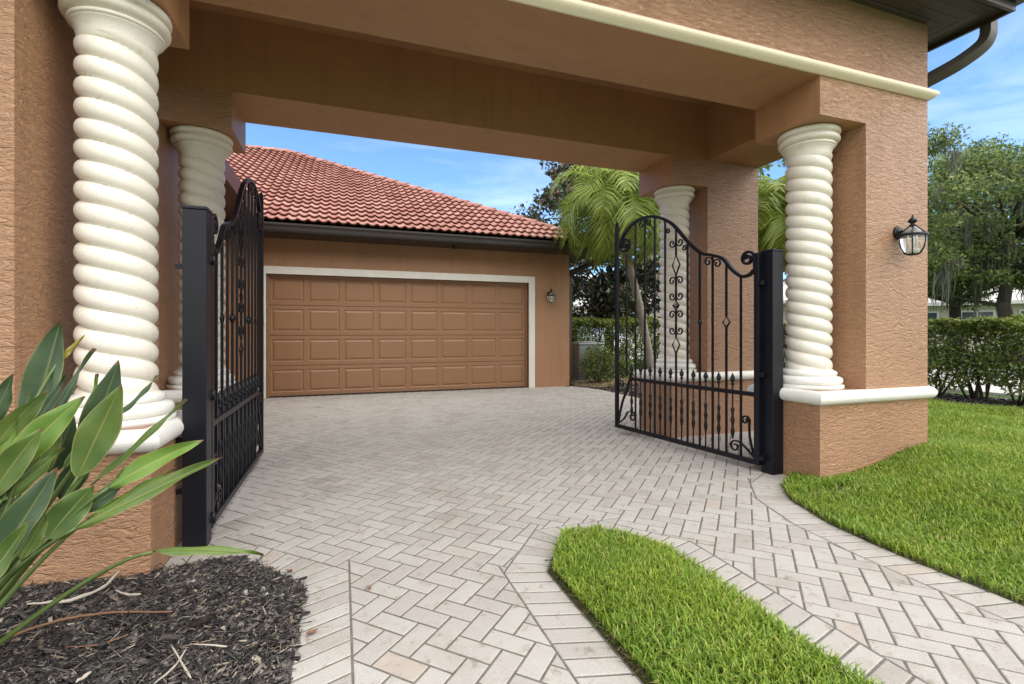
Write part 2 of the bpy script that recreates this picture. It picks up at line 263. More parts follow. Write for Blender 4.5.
class MB:
    """collects shapes into one mesh"""
    def __init__(s): s.v = []; s.f = []; s.sm = []; s.mi = []
    def add(s, v, f, smooth=False, mi=0):
        o = len(s.v); s.v += [tuple(p) for p in v]; s.f += [tuple(i+o for i in q) for q in f]
        s.sm += [smooth]*len(f); s.mi += [mi]*len(f)
    def box(s, x0, x1, y0, y1, z0, z1, mi=0, cham=0.0):
        if cham <= 0:
            v = [(x, y, z) for z in (z0, z1) for y in (y0, y1) for x in (x0, x1)]
            s.add(v, [(0, 2, 3, 1), (4, 5, 7, 6), (0, 1, 5, 4), (2, 6, 7, 3), (0, 4, 6, 2), (1, 3, 7, 5)], mi=mi)
        else:
            bm = bmesh.new(); bmesh.ops.create_cube(bm, size=1)
            for q in bm.verts: q.co = ((x0+x1)/2+q.co.x*(x1-x0), (y0+y1)/2+q.co.y*(y1-y0), (z0+z1)/2+q.co.z*(z1-z0))
            bmesh.ops.bevel(bm, geom=bm.edges[:], offset=cham, segments=2, affect='EDGES', profile=0.5)
            bm.verts.index_update()
            s.add([q.co for q in bm.verts], [[q.index for q in f.verts] for f in bm.faces], mi=mi); bm.free()
    def tube(s, pts, rad, n=8, mi=0, smooth=True, flat=None, caps=True):
        """sweep along pts; rad number or list; flat=(a,b) gives a rectangular section a wide in the plane, b across"""
        pts = [Vector(p) for p in pts]; k = len(pts)
        rs = rad if isinstance(rad, (list, tuple)) else [rad]*k
        up = None; rings = []
        for i, p in enumerate(pts):
            t = (pts[min(i+1, k-1)]-pts[max(i-1, 0)])
            if t.length < 1e-9: t = Vector((0, 0, 1))
            t.normalize()
            if up is None:
                a = Vector((0, 1, 0)) if abs(t.y) < 0.9 else Vector((1, 0, 0))
                up = a.cross(t).normalized()
            up = (up - t*up.dot(t))
            if up.length < 1e-6: up = t.orthogonal()
            up.normalize(); w = t.cross(up)
            if flat: ring = [p+up*(sx*flat[0]/2*rs[i])+w*(sy*flat[1]/2*rs[i]) for sx, sy in ((1, 1), (-1, 1), (-1, -1), (1, -1))]
            else: ring = [p+(up*math.cos(2*PI*j/n)+w*math.sin(2*PI*j/n))*rs[i] for j in range(n)]
            rings.append(ring)
        m = 4 if flat else n
        v = [q for r in rings for q in r]
        f = [(i*m+j, i*m+(j+1) % m, (i+1)*m+(j+1) % m, (i+1)*m+j) for i in range(k-1) for j in range(m)]
        if caps: f += [tuple(range(m-1, -1, -1)), tuple((k-1)*m+j for j in range(m))]
        s.add(v, f, smooth and not flat, mi)
    def lathe(s, prof, cx=0, cy=0, n=32, mi=0, smooth=True):
        k = len(prof)
        v = [(cx+r*math.cos(2*PI*j/n), cy+r*math.sin(2*PI*j/n), z) for r, z in prof for j in range(n)]
        f = [(i*n+j, i*n+(j+1) % n, (i+1)*n+(j+1) % n, (i+1)*n+j) for i in range(k-1) for j in range(n)]
        f += [tuple(range(n-1, -1, -1)), tuple((k-1)*n+j for j in range(n))]
        s.add(v, f, smooth, mi)
    def prism(s, poly, z0, z1, mi=0):
        n = len(poly)
        v = [(x, y, z0) for x, y in poly]+[(x, y, z1) for x, y in poly]
        s.add(v, [tuple(range(n-1, -1, -1)), tuple(range(n, 2*n))]+[(i, (i+1) % n, n+(i+1) % n, n+i) for i in range(n)], mi=mi)
    def sweep(s, path, prof, closed=False, mi=0, smooth=False):
        """path: xy points; prof: (outward, z) section; outward = right of travel; mitred"""
        n = len(path); rings = []
        for i, p in enumerate(path):
            p = Vector(p)
            d0 = (p-Vector(path[i-1])).normalized() if (i > 0 or closed) else None
            d1 = (Vector(path[(i+1) % n])-p).normalized() if (i < n-1 or closed) else None
            d0 = d0 or d1; d1 = d1 or d0
            n0 = Vector((d0.y, -d0.x)); n1 = Vector((d1.y, -d1.x)); m = (n0+n1)
            m = m/ max(1e-6, m.dot(n0)) 
            rings.append([(p.x+m.x*o, p.y+m.y*o, z) for o, z in prof])
        m = len(prof); v = [q for r in rings for q in r]; f = []
        for i in range(n if closed else n-1):
            a = i*m; b = ((i+1) % n)*m
            f += [(a+j, b+j, b+(j+1) % m, a+(j+1) % m) for j in range(m)]
        if not closed: f += [tuple(range(m-1, -1, -1)), tuple((n-1)*m+j for j in range(m))]
        s.add(v, f, smooth, mi)
    def build(s, name, mats, parent=None, loc=None, rot=None):
        me = bpy.data.meshes.new(name)
        me.from_pydata(s.v, [], s.f)
        for m in (mats if isinstance(mats, (list, tuple)) else [mats]): me.materials.append(m)
        me.polygons.foreach_set('use_smooth', s.sm); me.polygons.foreach_set('material_index', s.mi)
        bm = bmesh.new(); bm.from_mesh(me); bmesh.ops.recalc_face_normals(bm, faces=bm.faces); bm.to_mesh(me); bm.free()
        me.update()
        o = bpy.data.objects.new(name, me); C.objects.link(o)
        if parent: o.parent = parent
        if loc is not None: o.location = loc
        if rot is not None: o.rotation_euler = rot
        return o
def box_obj(name, mat, parent, *b, cham=0.0):
    m = MB(); m.box(*b, cham=cham); return m.build(name, mat, parent)

def np_mesh(name, verts, k, mats, parent=None, faces=None, mi=None, smooth=False):
    """verts (n,3); k-gons one after another, or an explicit (f,k) face array"""
    verts = np.asarray(verts, dtype=np.float32).reshape(-1, 3)
    if faces is None: faces = np.arange(len(verts), dtype=np.int32).reshape(-1, k)
    faces = np.asarray(faces, dtype=np.int32); nf = len(faces)
    me = bpy.data.meshes.new(name)
    me.vertices.add(len(verts)); me.vertices.foreach_set('co', verts.ravel())
    me.loops.add(nf*k); me.loops.foreach_set('vertex_index', faces.ravel())
    me.polygons.add(nf); me.polygons.foreach_set('loop_start', np.arange(0, nf*k, k, dtype=np.int32))
    if smooth: me.polygons.foreach_set('use_smooth', np.ones(nf, dtype=bool))
    for m in (mats if isinstance(mats, (list, tuple)) else [mats]): me.materials.append(m)
    if mi is not None: me.polygons.foreach_set('material_index', np.asarray(mi, dtype=np.int32))
    me.update(calc_edges=True); me.validate()
    o = bpy.data.objects.new(name, me); C.objects.link(o)
    if parent: o.parent = parent
    return o
def unit(a): return a/np.maximum(1e-9, np.linalg.norm(a, axis=1, keepdims=True))
def leaf_verts(c, length, width, up=0.3, droop=0.0, axis=None):
    """folded leaves (two quads share a midrib) at centres c"""
    n = len(c)
    d = RNG.normal(size=(n, 3)) if axis is None else axis + RNG.normal(size=(n, 3))*0.35
    d[:, 2] -= droop; d = unit(d)
    nn = RNG.normal(size=(n, 3)); nn[:, 2] += up*3
    w = unit(np.cross(d, nn)); nn = unit(np.cross(w, d))
    l = (length*RNG.uniform(0.65, 1.25, n))[:, None]; ww = (width*RNG.uniform(0.7, 1.2, n))[:, None]
    a = c-d*l*0.5; b = c+d*l*0.5
    fold = nn*ww*0.25
    s1 = c-d*l*0.05+w*ww*0.5+fold; s2 = c-d*l*0.05-w*ww*0.5+fold
    # 4 verts, 2 triangles sharing the midrib
    v = np.stack([a, s1, b, s2], 1).reshape(-1, 3)
    i = np.arange(n)[:, None]*4
    f = np.stack([i+np.array([[0, 1, 2]]), i+np.array([[0, 2, 3]])], 1).reshape(-1, 3)
    return v, f

# ------------------------------------------------------------------ camera, sky, sun
cam = bpy.data.cameras.new('camera'); camo = bpy.data.objects.new('camera', cam); C.objects.link(camo)
cam.sensor_width = 36; cam.lens = 485/1024*36; cam.shift_y = -10/1024; cam.clip_start = 0.05; cam.clip_end = 2000
camo.location = (0, 0, 1.15); camo.rotation_euler = (R(90), 0, -math.atan2(0.3313, 0.9435)); sc.camera = camo

SUN_EL, SUN_AZ = R(58), R(148)      # azimuth clockwise from +Y
sd = Vector((math.sin(SUN_AZ)*math.cos(SUN_EL), math.cos(SUN_AZ)*math.cos(SUN_EL), math.sin(SUN_EL)))
sun = bpy.data.lights.new('sun', 'SUN'); sun.energy = 1.45; sun.angle = R(75); sun.color = (1.0, 0.965, 0.915)
suno = bpy.data.objects.new('sun', sun); C.objects.link(suno); suno.rotation_euler = sd.to_track_quat('Z', 'Y').to_euler(); suno.location = (0, 0, 30)
w = bpy.data.worlds.new('World'); sc.world = w; w.use_nodes = True; nt = w.node_tree
bg = nt.nodes['Background']; bg.inputs['Strength'].default_value = 0.118
sky = nt.nodes.new('ShaderNodeTexSky'); sky.sky_type = 'NISHITA'; sky.sun_disc = False
sky.sun_elevation = SUN_EL; sky.sun_rotation = SUN_AZ; sky.air_density = 1.0; sky.dust_density = 0.15; sky.ozone_density = 2.6
tc = N(nt, 'ShaderNodeTexCoord')
mp = N(nt, 'ShaderNodeMapping'); mp.inputs['Scale'].default_value = (1.2, 2.4, 7.0); mp.inputs['Rotation'].default_value = (0, 0.15, 0.5)
L(nt, tc.outputs['Generated'], mp.inputs['Vector'])
cn = N(nt, 'ShaderNodeTexNoise', Scale=1.5, Detail=9.0, Roughness=0.62, Distortion=0.5); L(nt, mp.outputs[0], cn.inputs['Vector'])
cr = ramp(nt, [(0.48, (0.0, 0.0, 0.0)), (0.64, (0.13, 0.13, 0.13)), (0.84, (0.38, 0.38, 0.38))]); L(nt, cn.outputs['Fac'], cr.inputs['Fac'])
# unseen bright cloud deck added overhead and south as fill light; thin streaks north
sp = N(nt, 'ShaderNodeSeparateXYZ'); L(nt, tc.outputs['Generated'], sp.inputs[0])
m1 = N(nt, 'ShaderNodeMapRange', interpolation_type='SMOOTHSTEP'); L(nt, sp.outputs['Z'], m1.inputs[0]); m1.inputs[1].default_value = 0.50; m1.inputs[2].default_value = 0.74
m2 = N(nt, 'ShaderNodeMapRange', interpolation_type='SMOOTHSTEP'); L(nt, sp.outputs['Y'], m2.inputs[0]); m2.inputs[1].default_value = 0.22; m2.inputs[2].default_value = -0.12
mx_ = N(nt, 'ShaderNodeMath', operation='MAXIMUM'); L(nt, m1.outputs[0], mx_.inputs[0]); L(nt, m2.outputs[0], mx_.inputs[1])
mk = N(nt, 'ShaderNodeMath', operation='MULTIPLY'); L(nt, mx_.outputs[0], mk.inputs[0]); mk.inputs[1].default_value = 0.9
mm_ = N(nt, 'ShaderNodeMath', operation='MAXIMUM'); L(nt, mk.outputs[0], mm_.inputs[0]); L(nt, cr.outputs['Color'], mm_.inputs[1])
cm = N(nt, 'ShaderNodeMix', data_type='RGBA'); L(nt, mm_.outputs[0], cm.inputs[0]); tn = N(nt, 'ShaderNodeMix', data_type='RGBA', blend_type='MULTIPLY'); tn.inputs[0].default_value = 1.0; L(nt, sky.outputs[0], tn.inputs[6]); tn.inputs[7].default_value = (0.74, 0.93, 1.12, 1); L(nt, tn.outputs[2], cm.inputs[6]); cm.inputs[7].default_value = (8.5, 8.4, 8.2, 1)
L(nt, cm.outputs[2], bg.inputs['Color'])
sc.view_settings.view_transform = 'Standard'; sc.view_settings.look = 'None'; sc.view_settings.gamma = 1; sc.view_settings.exposure = 1.08
sc.cycles.max_bounces = 8; sc.cycles.diffuse_bounces = 5; sc.cycles.transparent_max_bounces = 8

# ------------------------------------------------------------------ portico
X0, X1 = -0.83, 3.376          # inner faces of the two piers
PW, PD = 1.22, 0.60            # pier width and depth
NW = 0.49                      # width of the notch the column stands in
Y0, Y1 = 2.66, 4.40            # front faces of the near and far piers
YB = Y1+PD
LED0, LED1 = 0.60, 0.70
ZC, ZB, ZM, ZE = 2.78, 3.06, 3.17, 3.70
portico = empty('portico', 'terracotta stucco entry portico on four cream twisted columns spanning the paver driveway', 'portico', (1.27, 3.83, 0))
off = Vector((-1.27, -3.83, 0))
def pb(mb, name, mat, parent=None):
    o = mb.build(name, mat, parent or portico)
    if parent is None: o.location = off
    return o
def smooth_under(o, side=0):
    for p in o.data.polygons:
        if p.normal.z < -0.5 or p.normal.y > 0.5 or (side and p.normal.x*side < -0.5): p.material_index = 1
for side in (-1, 1):
    for yf in (Y0, Y1):
        xi = X0 if side < 0 else X1
        def sx(a, b): return (xi-b, xi-a) if side < 0 else (xi+a, xi+b)
        mb = MB()
        a, b = sx(0, PW); mb.box(a, b, yf, yf+PD, -0.15, LED0+0.02)
        a, b = sx(NW, PW); mb.box(a, b, yf, yf+PD, LED0+0.02, ZB+0.01)
        pier = pb(mb, 'pier', M['stucco'])
        # ledge: rounded cast band round the base, with a slab under the column
        a, b = sx(0, PW)
        prof = [(0.0, LED0)]+[(0.012+0.036*math.sin(PI*k/8)**0.6 if 0 < k < 8 else 0.012, LED0+(LED1-LED0)*k/8) for k in range(9)]+[(-0.03, LED1)]
        prof = prof + [(-0.03, LED0)]
        mb = MB(); mb.sweep([(a, yf), (b, yf), (b, yf+PD), (a, yf+PD)], prof, closed=True, smooth=False)
        ledge = mb.build('ledge', M['white'], pier)
        a, b = sx(0.02, NW); mb = MB(); mb.box(a, b, yf+0.02, yf+PD-0.02, LED0+0.02, LED1-0.004)
        mb.build('ledge_top', M['stucco'], pier)
        # corbel block over the column
        a, b = sx(0, NW); mb = MB(); mb.box(a, b, yf, yf+PD, ZC, ZB+0.01)
        smooth_under(pb(mb, 'corbel', [M['stucco'], M['stucco_smooth']]), side)
        # twisted column
        cx = xi+side*(0.245 if side > 0 or yf == Y0 else 0.265)+(0.012*(-side) if (yf == Y0 and side < 0) else 0.006 if yf == Y0 else 0); cy = yf+(0.30 if yf == Y0 else 0.26)
        col = bpy.data.objects.new('column', None); C.objects.link(col); col.parent = portico; col.location = Vector((cx, cy, 0))+off
        nz, na = 300, 64; zs0, zs1 = 0.835, 2.575
        v = []
        for i in range(nz+1):
            z = zs0+(zs1-zs0)*i/nz
            for j in range(na):
                th = 2*PI*j/na
                u = (z/0.10+2*th/(2*PI)) % 1.0
                bulge = math.sqrt(max(0, 1-(2*u-1)**2))
                r = 0.129+0.038*bulge**0.9
                v.append((r*math.cos(th), r*math.sin(th), z))
        f = [(i*na+j, i*na+(j+1) % na, (i+1)*na+(j+1) % na, (i+1)*na+j) for i in range(nz) for j in range(na)]
        mb = MB(); mb.add(v, f, True); mb.build('shaft', M['cream'], col)
        def tor(r, z0, z1, k=7, bulge=None):
            h = (z1-z0)/2; bl = bulge or h
            return [(r+bl*math.sin(PI*q/k), z0+h-h*math.cos(PI*q/k)) for q in range(k+1)]
        mb = MB(); mb.lathe([(0.0, LED1-0.004), (0.245, LED1-0.004), (0.245, LED1+0.028), (0.225, LED1+0.030)]+tor(0.212, LED1+0.032, LED1+0.092, bulge=0.026)+[(0.196, LED1+0.097)]+tor(0.186, LED1+0.100, LED1+0.136, bulge=0.014)+[(0.165, LED1+0.15), (0.10, LED1+0.152)], n=48)
        mb.build('column_base', M['white'], col)
        mb = MB(); mb.lathe([(0.10, 2.545), (0.150, 2.548), (0.157, 2.556), (0.160, 2.585), (0.166, 2.612), (0.180, 2.636), (0.186, 2.641)]+tor(0.184, 2.643, 2.665, bulge=0.012)+[(0.182, 2.667), (0.184, 2.671)]+tor(0.192, 2.673, 2.728, bulge=0.030)+[(0.200, 2.729), (0.196, 2.732), (0.198, 2.736)]+tor(0.214, 2.737, ZC-0.002, bulge=0.012)+[(0.0, ZC-0.002)], n=48)
        mb.build('capital', M['cream'], col)

XL, XR = X0-PW, X1+PW           # outer faces
# front and back beams, side beams
mb = MB(); mb.box(XL, XR, Y0, Y0+PD, ZB+0.01, ZE); smooth_under(pb(mb, 'front_beam', [M['stucco'], M['stucco_smooth']]))
mb = MB(); mb.box(XL, XR, Y1, YB, ZB+0.01, ZE); pb(mb, 'back_beam', M['stucco_smooth'])
for a, b in ((X1+NW, XR), (XL, X0-NW)):
    mb = MB(); mb.box(a, b, Y0+PD, Y1, ZB+0.01, ZE); pb(mb, 'side_beam', M['stucco_smooth'])
mb = MB(); mb.box(X0-NW, X1+NW, Y0+PD, Y1, ZE-0.02, ZE+0.05); pb(mb, 'ceiling_panel', M['soffit_stucco'])
# half round band across the front and down the sides
prof = [(0.0, ZB+0.012)]+[(0.012+0.045*math.sin(PI*k/10), ZB+0.012+(ZM-ZB-0.012)*k/10) for k in range(11)]+[(0.0, ZM)]+[(-0.03, ZM), (-0.03, ZB+0.012)]
mb = MB(); mb.sweep([(XL, Y0), (XR, Y0), (XR, YB), (XL, YB)], prof, closed=True); pb(mb, 'moulding', M['band'])
# eaves
OV = 0.36
EX0, EX1, EY0, EY1 = XL-OV, XR+OV, Y0-OV, YB+OV
def trap(mb, a, b, c, d, z0=ZE+0.0, z1=ZE+0.03): mb.prism([a, b, c, d], z0, z1)
mb = MB(); trap(mb, (EX0, EY0), (EX1, EY0), (XR, Y0), (XL, Y0)); pb(mb, 'soffit', M['plank_x']); mb = MB(); trap(mb, (EX1, EY1), (EX0, EY1), (XL, YB), (XR, YB)); pb(mb, 'soffit', M['plank_x'])
mb = MB(); trap(mb, (EX1, EY0), (EX1, EY1), (XR, YB), (XR, Y0)); pb(mb, 'soffit', M['plank_y']); mb = MB(); trap(mb, (EX0, EY1), (EX0, EY0), (XL, Y0), (XL, YB)); pb(mb, 'soffit', M['plank_y'])
mb = MB(); mb.sweep([(EX0, EY0), (EX1, EY0), (EX1, EY1), (EX0, EY1)], [(0, ZE-0.035), (0.025, ZE-0.035), (0.025, ZE+0.16), (0, ZE+0.16)], closed=True); pb(mb, 'fascia', M['bronze'])
gp = [(0.028, ZE+0.03), (0.085, ZE+0.03), (0.10, ZE+0.06), (0.105, ZE+0.10), (0.125, ZE+0.13), (0.125, ZE+0.145), (0.115, ZE+0.145), (0.095, ZE+0.06), (0.04, ZE+0.045), (0.028, ZE+0.12)]
mb = MB(); mb.sweep([(EX0, EY0), (EX1, EY0), (EX1, EY1), (EX0, EY1)], gp, closed=True); pb(mb, 'gutter', M['bronze'])
def downspout(parent, pts, mat, wd=0.085, th=0.065, loc=None):
    P = [Vector(p) for p in pts]; Q = [P[0]]
    for i in range(1, len(P)-1):                      # rounded elbows
        a, b, c = P[i-1], P[i], P[i+1]; r = min(0.07, (b-a).length*0.45, (c-b).length*0.45)
        p0 = b+(a-b).normalized()*r; p1 = b+(c-b).normalized()*r
        Q += [p0*(1-t)**2+b*2*t*(1-t)+p1*t*t for t in (0, 0.25, 0.5, 0.75, 1)]
    Q.append(P[-1])
    mb = MB(); mb.tube(Q, 1.0, flat=(wd, th), smooth=False)
    o = mb.build('downspout', mat, parent)
    if loc is not None: o.location = loc
    return o
yd = EY0+0.17
dsp = [(EX1+0.075, yd, ZE+0.05), (EX1+0.075, yd, ZE-0.10), (EX1+0.065, yd+0.02, ZE-0.16), (EX1+0.03, yd+0.06, ZE-0.21), (EX1-0.05, yd+0.15, ZE-0.29), (XR+0.13, yd+0.42, ZE-0.42), (XR+0.07, yd+0.50, ZE-0.48), (XR+0.045, yd+0.52, ZE-0.58), (XR+0.045, yd+0.52, 0.2)]
downspout(portico, dsp, M['downpipe'], 0.092, 0.075, loc=off)

# ------------------------------------------------------------------ S-tile roof faces
def roof_face(o, u, up, width, run, pitch, l_in, r_in, name, parent, loc=None, wave=0.160, expo=0.315):
    """o eave corner; u unit along the eave; up unit horizontal towards the ridge; l_in/r_in: inset per metre of run"""
    o, u, up = Vector(o), Vector(u), Vector(up); slope = Vector((up.x, up.y, pitch)).normalized(); nrm = u.cross(slope).normalized()
    if nrm.z < 0: nrm = -nrm
    sl = run*math.sqrt(1+pitch*pitch); rows = int(round(sl/expo)); ex = sl/rows; nw = int(round(width/wave)); per = 10; nx = nw*per
    V = []; F = []; tid = []
    xs = np.arange(nx+1)/nx*width
    ph = (xs/wave) % 1.0
    # S profile: round barrel and shallow pan
    prof = 0.016*np.cos(2*np.pi*(ph-0.3))+0.004*np.cos(4*np.pi*(ph-0.3))
    for r in range(rows):
        s0 = r*ex; s1 = min(sl, s0+ex+0.03)
        jit = RNG.uniform(-0.004, 0.004, nw+1)
        ids = RNG.uniform(0, 1, nw+1)
        base = len(V)
        for k, (s, lift) in enumerate(((s0+0.075, 0.026), (s0, 0.078), (s0+ex*0.5, 0.056), (s1+0.05, 0.032))):
            h = s/math.sqrt(1+pitch*pitch); lo = l_in*h; hi = width-r_in*h
            for i in range(nx+1):
                x = min(max(xs[i], lo), hi); q = jit[min(nw, i//per)]
                z = lift+(prof[i] if k else prof[i])
                p = o+u*x+slope*(s+(q if k < 2 else 0))+nrm*z
                V.append((p.x, p.y, p.z))
        for k in range(3):
            for i in range(nx):
                a = base+k*(nx+1)+i; b = a+nx+1
                s = s0 if k < 2 else s0+ex*0.5; h = s/math.sqrt(1+pitch*pitch)
                if xs[i+1] <= l_in*h or xs[i] >= width-r_in*h: continue
                F.append((a, a+1, b+1, b)); tid.append(ids[i//per])
    ob = np_mesh(name, np.array(V), 4, M['tile'], parent, faces=np.array(F), smooth=False)
    at = ob.data.attributes.new('tile_id', 'FLOAT', 'FACE'); at.data.foreach_set('value', np.array(tid[:len(ob.data.polygons)], dtype=np.float32))
    if loc is not None: ob.location = loc
    return ob
def ridge_caps(p0, p1, parent, loc=None, name='ridge_cap', r=0.11):
    p0, p1 = Vector(p0), Vector(p1); d = (p1-p0); n = max(1, int(d.length/0.36)); d.normalize()
    side = d.cross(Vector((0, 0, 1))).normalized(); up = side.cross(d)
    V = []; F = []; tid = []
    step = (p1-p0).length/n
    for i in range(n):
        b = len(V); q = random.random()
        for s, rr, lift in ((i*step-0.02, r*1.12, 0.014), (i*step-0.02, r*0.98, 0.0), ((i+1)*step+0.02, r*0.92, 0.0)):
            for k in range(9):
                a = PI*(k/8); V.append(tuple(p0+d*s+side*(math.cos(a)*rr)+up*(math.sin(a)*rr*0.8+lift)))
        # outer shell (ring 0 -> ring 2) and lip (ring 0 -> ring 1)
        for k in range(8):
            F.append((b+k, b+k+1, b+18+k+1, b+18+k)); tid.append(q*0.6+0.3)
            F.append((b+9+k, b+9+k+1, b+k+1, b+k)); tid.append(0.0)
    ob = np_mesh(name, np.array(V), 4, M['tile'], parent, faces=np.array(F), smooth=False)
    at = ob.data.attributes.new('tile_id', 'FLOAT', 'FACE'); at.data.foreach_set('value', np.array(tid, dtype=np.float32))
    if loc is not None: ob.location = loc
    return ob
# portico hip roof
pit = 0.45; wx = EX1-EX0; wy = EY1-EY0; zr = ZE+0.16
roof_face((EX0, EY0, zr), (1, 0, 0), (0, 1, 0), wx, wy/2, pit, 1, 1, 'roof', portico, off)
roof_face((EX1, EY1, zr), (-1, 0, 0), (0, -1, 0), wx, wy/2, pit, 1, 1, 'roof', portico, off)
roof_face((EX1, EY0, zr), (0, 1, 0), (-1, 0, 0), wy, wy/2, pit, 1, 1, 'roof', portico, off)
roof_face((EX0, EY1, zr), (0, -1, 0), (1, 0, 0), wy, wy/2, pit, 1, 1, 'roof', portico, off)
mb = MB(); zt = zr+pit*wy/2
mb.add([(EX0, EY0, zr-0.01), (EX1, EY0, zr-0.01), (EX1, EY1, zr-0.01), (EX0, EY1, zr-0.01), (EX0+wy/2, (EY0+EY1)/2, zt-0.02), (EX1-wy/2, (EY0+EY1)/2, zt-0.02)], [(0, 1, 5, 4), (1, 2, 5), (2, 3, 4, 5), (3, 0, 4), (3, 2, 1, 0)])
pb(mb, 'roof_deck', M['bronze'])

# ------------------------------------------------------------------ garage house
YG = 9.35; HX0, HX1 = -6.0, 4.58; HD = 12.0
DX0, DX1, DZ = -1.235, 3.645, 2.165
house = empty('garage_house', 'terracotta stucco house with wide panelled garage door and red tile roof', 'house', (0, YG, 0)); ho = Vector((0, -YG, 0))
def hb(mb, name, mat, parent=None):
    o = mb.build(name, mat, parent or house)
    if parent is None: o.location = ho
    return o
mb = MB()
mb.box(HX0, DX0, YG, YG+0.25, -0.1, 2.80); mb.box(DX1, HX1, YG, YG+0.25, -0.1, 2.80); mb.box(DX0, DX1, YG, YG+0.25, DZ, 2.80)
mb.box(HX1-0.25, HX1, YG+0.25, YG+HD, -0.1, 2.80); mb.box(HX0, HX0+0.25, YG+0.25, YG+HD, -0.1, 2.80); mb.box(HX0+0.25, HX1-0.25, YG+HD-0.25, YG+HD, -0.1, 2.80)
hb(mb, 'wall', M['stucco_house'])
# door surround
TW = 0.13
mb = MB()
mb.box(DX0-TW, DX0, YG-0.035, YG+0.13, 0, DZ); mb.box(DX1, DX1+TW, YG-0.035, YG+0.13, 0, DZ); mb.box(DX0-TW, DX1+TW, YG-0.035, YG+0.13, DZ, DZ+TW)
hb(mb, 'door_surround', M['trim'])
mb = MB(); mb.box(DX0, DX0+0.035, YG+0.06, YG+0.098, 0, DZ); mb.box(DX1-0.035, DX1, YG+0.06, YG+0.098, 0, DZ); mb.box(DX0+0.035, DX1-0.035, YG+0.06, YG+0.098, DZ-0.045, DZ)
hb(mb, 'door_stop', M['door'])
# garage door: four hinged sections of eight raised panels
def door_section(z0, z1):
    mb = MB(); x0, x1 = DX0+0.03, DX1-0.03; yf = YG+0.105; n = 8; wcell = (x1-x0)/n
    hz = z1-z0; mz = hz*0.13; mxm = wcell*0.06
    def ring(xa, xb, za, zb, y): return [(xa, y, za), (xb, y, za), (xb, y, zb), (xa, y, zb)]
    for k in range(n):
        a, b = x0+k*wcell, x0+(k+1)*wcell
        rs = [ring(a, b, z0+0.004, z1-0.004, yf), ring(a+mxm, b-mxm, z0+mz, z1-mz, yf), ring(a+mxm+0.012, b-mxm-0.012, z0+mz+0.012, z1-mz-0.012, yf+0.010), ring(a+mxm+0.024, b-mxm-0.024, z0+mz+0.024, z1-mz-0.024, yf+0.010), ring(a+mxm+0.052, b-mxm-0.052, z0+mz+0.052, z1-mz-0.052, yf-0.002)]
        v = [p for r in rs for p in r]; f = []
        for i in range(4):
            f += [(i*4+j, i*4+(j+1) % 4, i*4+4+(j+1) % 4, i*4+4+j) for j in range(4)]
        f.append((16, 17, 18, 19)); mb.add(v, f)
    mb.add([(x0, yf, z1-0.004), (x1, yf, z1-0.004), (x1, yf+0.035, z1), (x0, yf+0.035, z1)], [(0, 1, 2, 3)])
    mb.add([(x0, yf, z0+0.004), (x1, yf, z0+0.004), (x1, yf+0.035, z0), (x0, yf+0.035, z0)], [(0, 1, 2, 3)])
    return mb
gd = bpy.data.objects.new('garage_door', None); C.objects.link(gd); gd.parent = house; gd.location = ho
for k in range(4):
    hh = (DZ-0.015)/4; door_section(0.015+k*hh, 0.015+(k+1)*hh).build('door_panel', M['door'], gd)
box_obj('bottom_seal', M['rubber'], gd, DX0+0.03, DX1-0.03, YG+0.10, YG+0.14, 0.0, 0.018)
# eaves, gutter, roof
GY, GX = 8.86, 5.07
mb = MB(); mb.prism([(HX0-0.5, GY), (GX, GY), (HX1-0.02, YG+0.02), (HX0+0.02, YG+0.02)], 2.79, 2.82); mb.prism([(GX, GY), (GX, YG+HD+0.5), (HX1-0.02, YG+HD), (HX1-0.02, YG+0.02)], 2.79, 2.82); hb(mb, 'soffit', M['bronze'])
gz = 2.80
gp = [(0.0, gz), (0.07, gz), (0.085, gz+0.03), (0.09, gz+0.08), (0.11, gz+0.115), (0.11, gz+0.145), (0.10, gz+0.145), (0.08, gz+0.06), (0.02, gz+0.03), (0.0, gz+0.15), (-0.02, gz+0.15), (-0.02, gz)]
mb = MB(); mb.sweep([(HX0-0.5, GY), (GX, GY), (GX, YG+HD+0.5)], gp); hb(mb, 'gutter', M['bronze'])
hp = 0.515; run = 6.5; rz = gz+0.155
roof_face((HX0-0.5, GY-0.03, rz), (1, 0, 0), (0, 1, 0), GX-HX0+0.53, run, hp, 0, 1, 'roof', house, ho)
roof_face((GX+0.03, GY-0.03, rz), (0, 1, 0), (-1, 0, 0), 2*run, run, hp, 1, 1, 'roof', house, ho)
mb = MB(); top = rz+run*hp-0.04; ym = GY+run
mb.add([(HX0-0.5, GY, rz-0.04), (GX, GY, rz-0.04), (GX, GY+2*run, rz-0.04), (HX0-0.5, GY+2*run, rz-0.04), (GX-run, ym, top), (HX0-0.5, ym, top)], [(0, 1, 4, 5), (1, 2, 4), (2, 3, 5, 4), (3, 0, 5)]); hb(mb, 'roof_deck', M['bronze'])
ridge_caps((GX-0.05, GY+0.05, rz+0.04), (GX-run, ym, rz+run*hp+0.02), house, ho)
ridge_caps((GX-run, ym, rz+run*hp+0.02), (HX0-0.5, ym, rz+run*hp+0.02), house, ho)
downspout(house, [(GX+0.03, GY-0.04, gz+0.01), (GX+0.03, GY-0.02, gz-0.08), (GX-0.03, GY+0.06, gz-0.16), (HX1+0.10, YG-0.02, gz-0.36), (HX1+0.045, YG+0.08, gz-0.44), (HX1+0.045, YG+0.08, gz-0.55), (HX1+0.045, YG+0.08, 0.06)], M['bronze'], loc=ho)
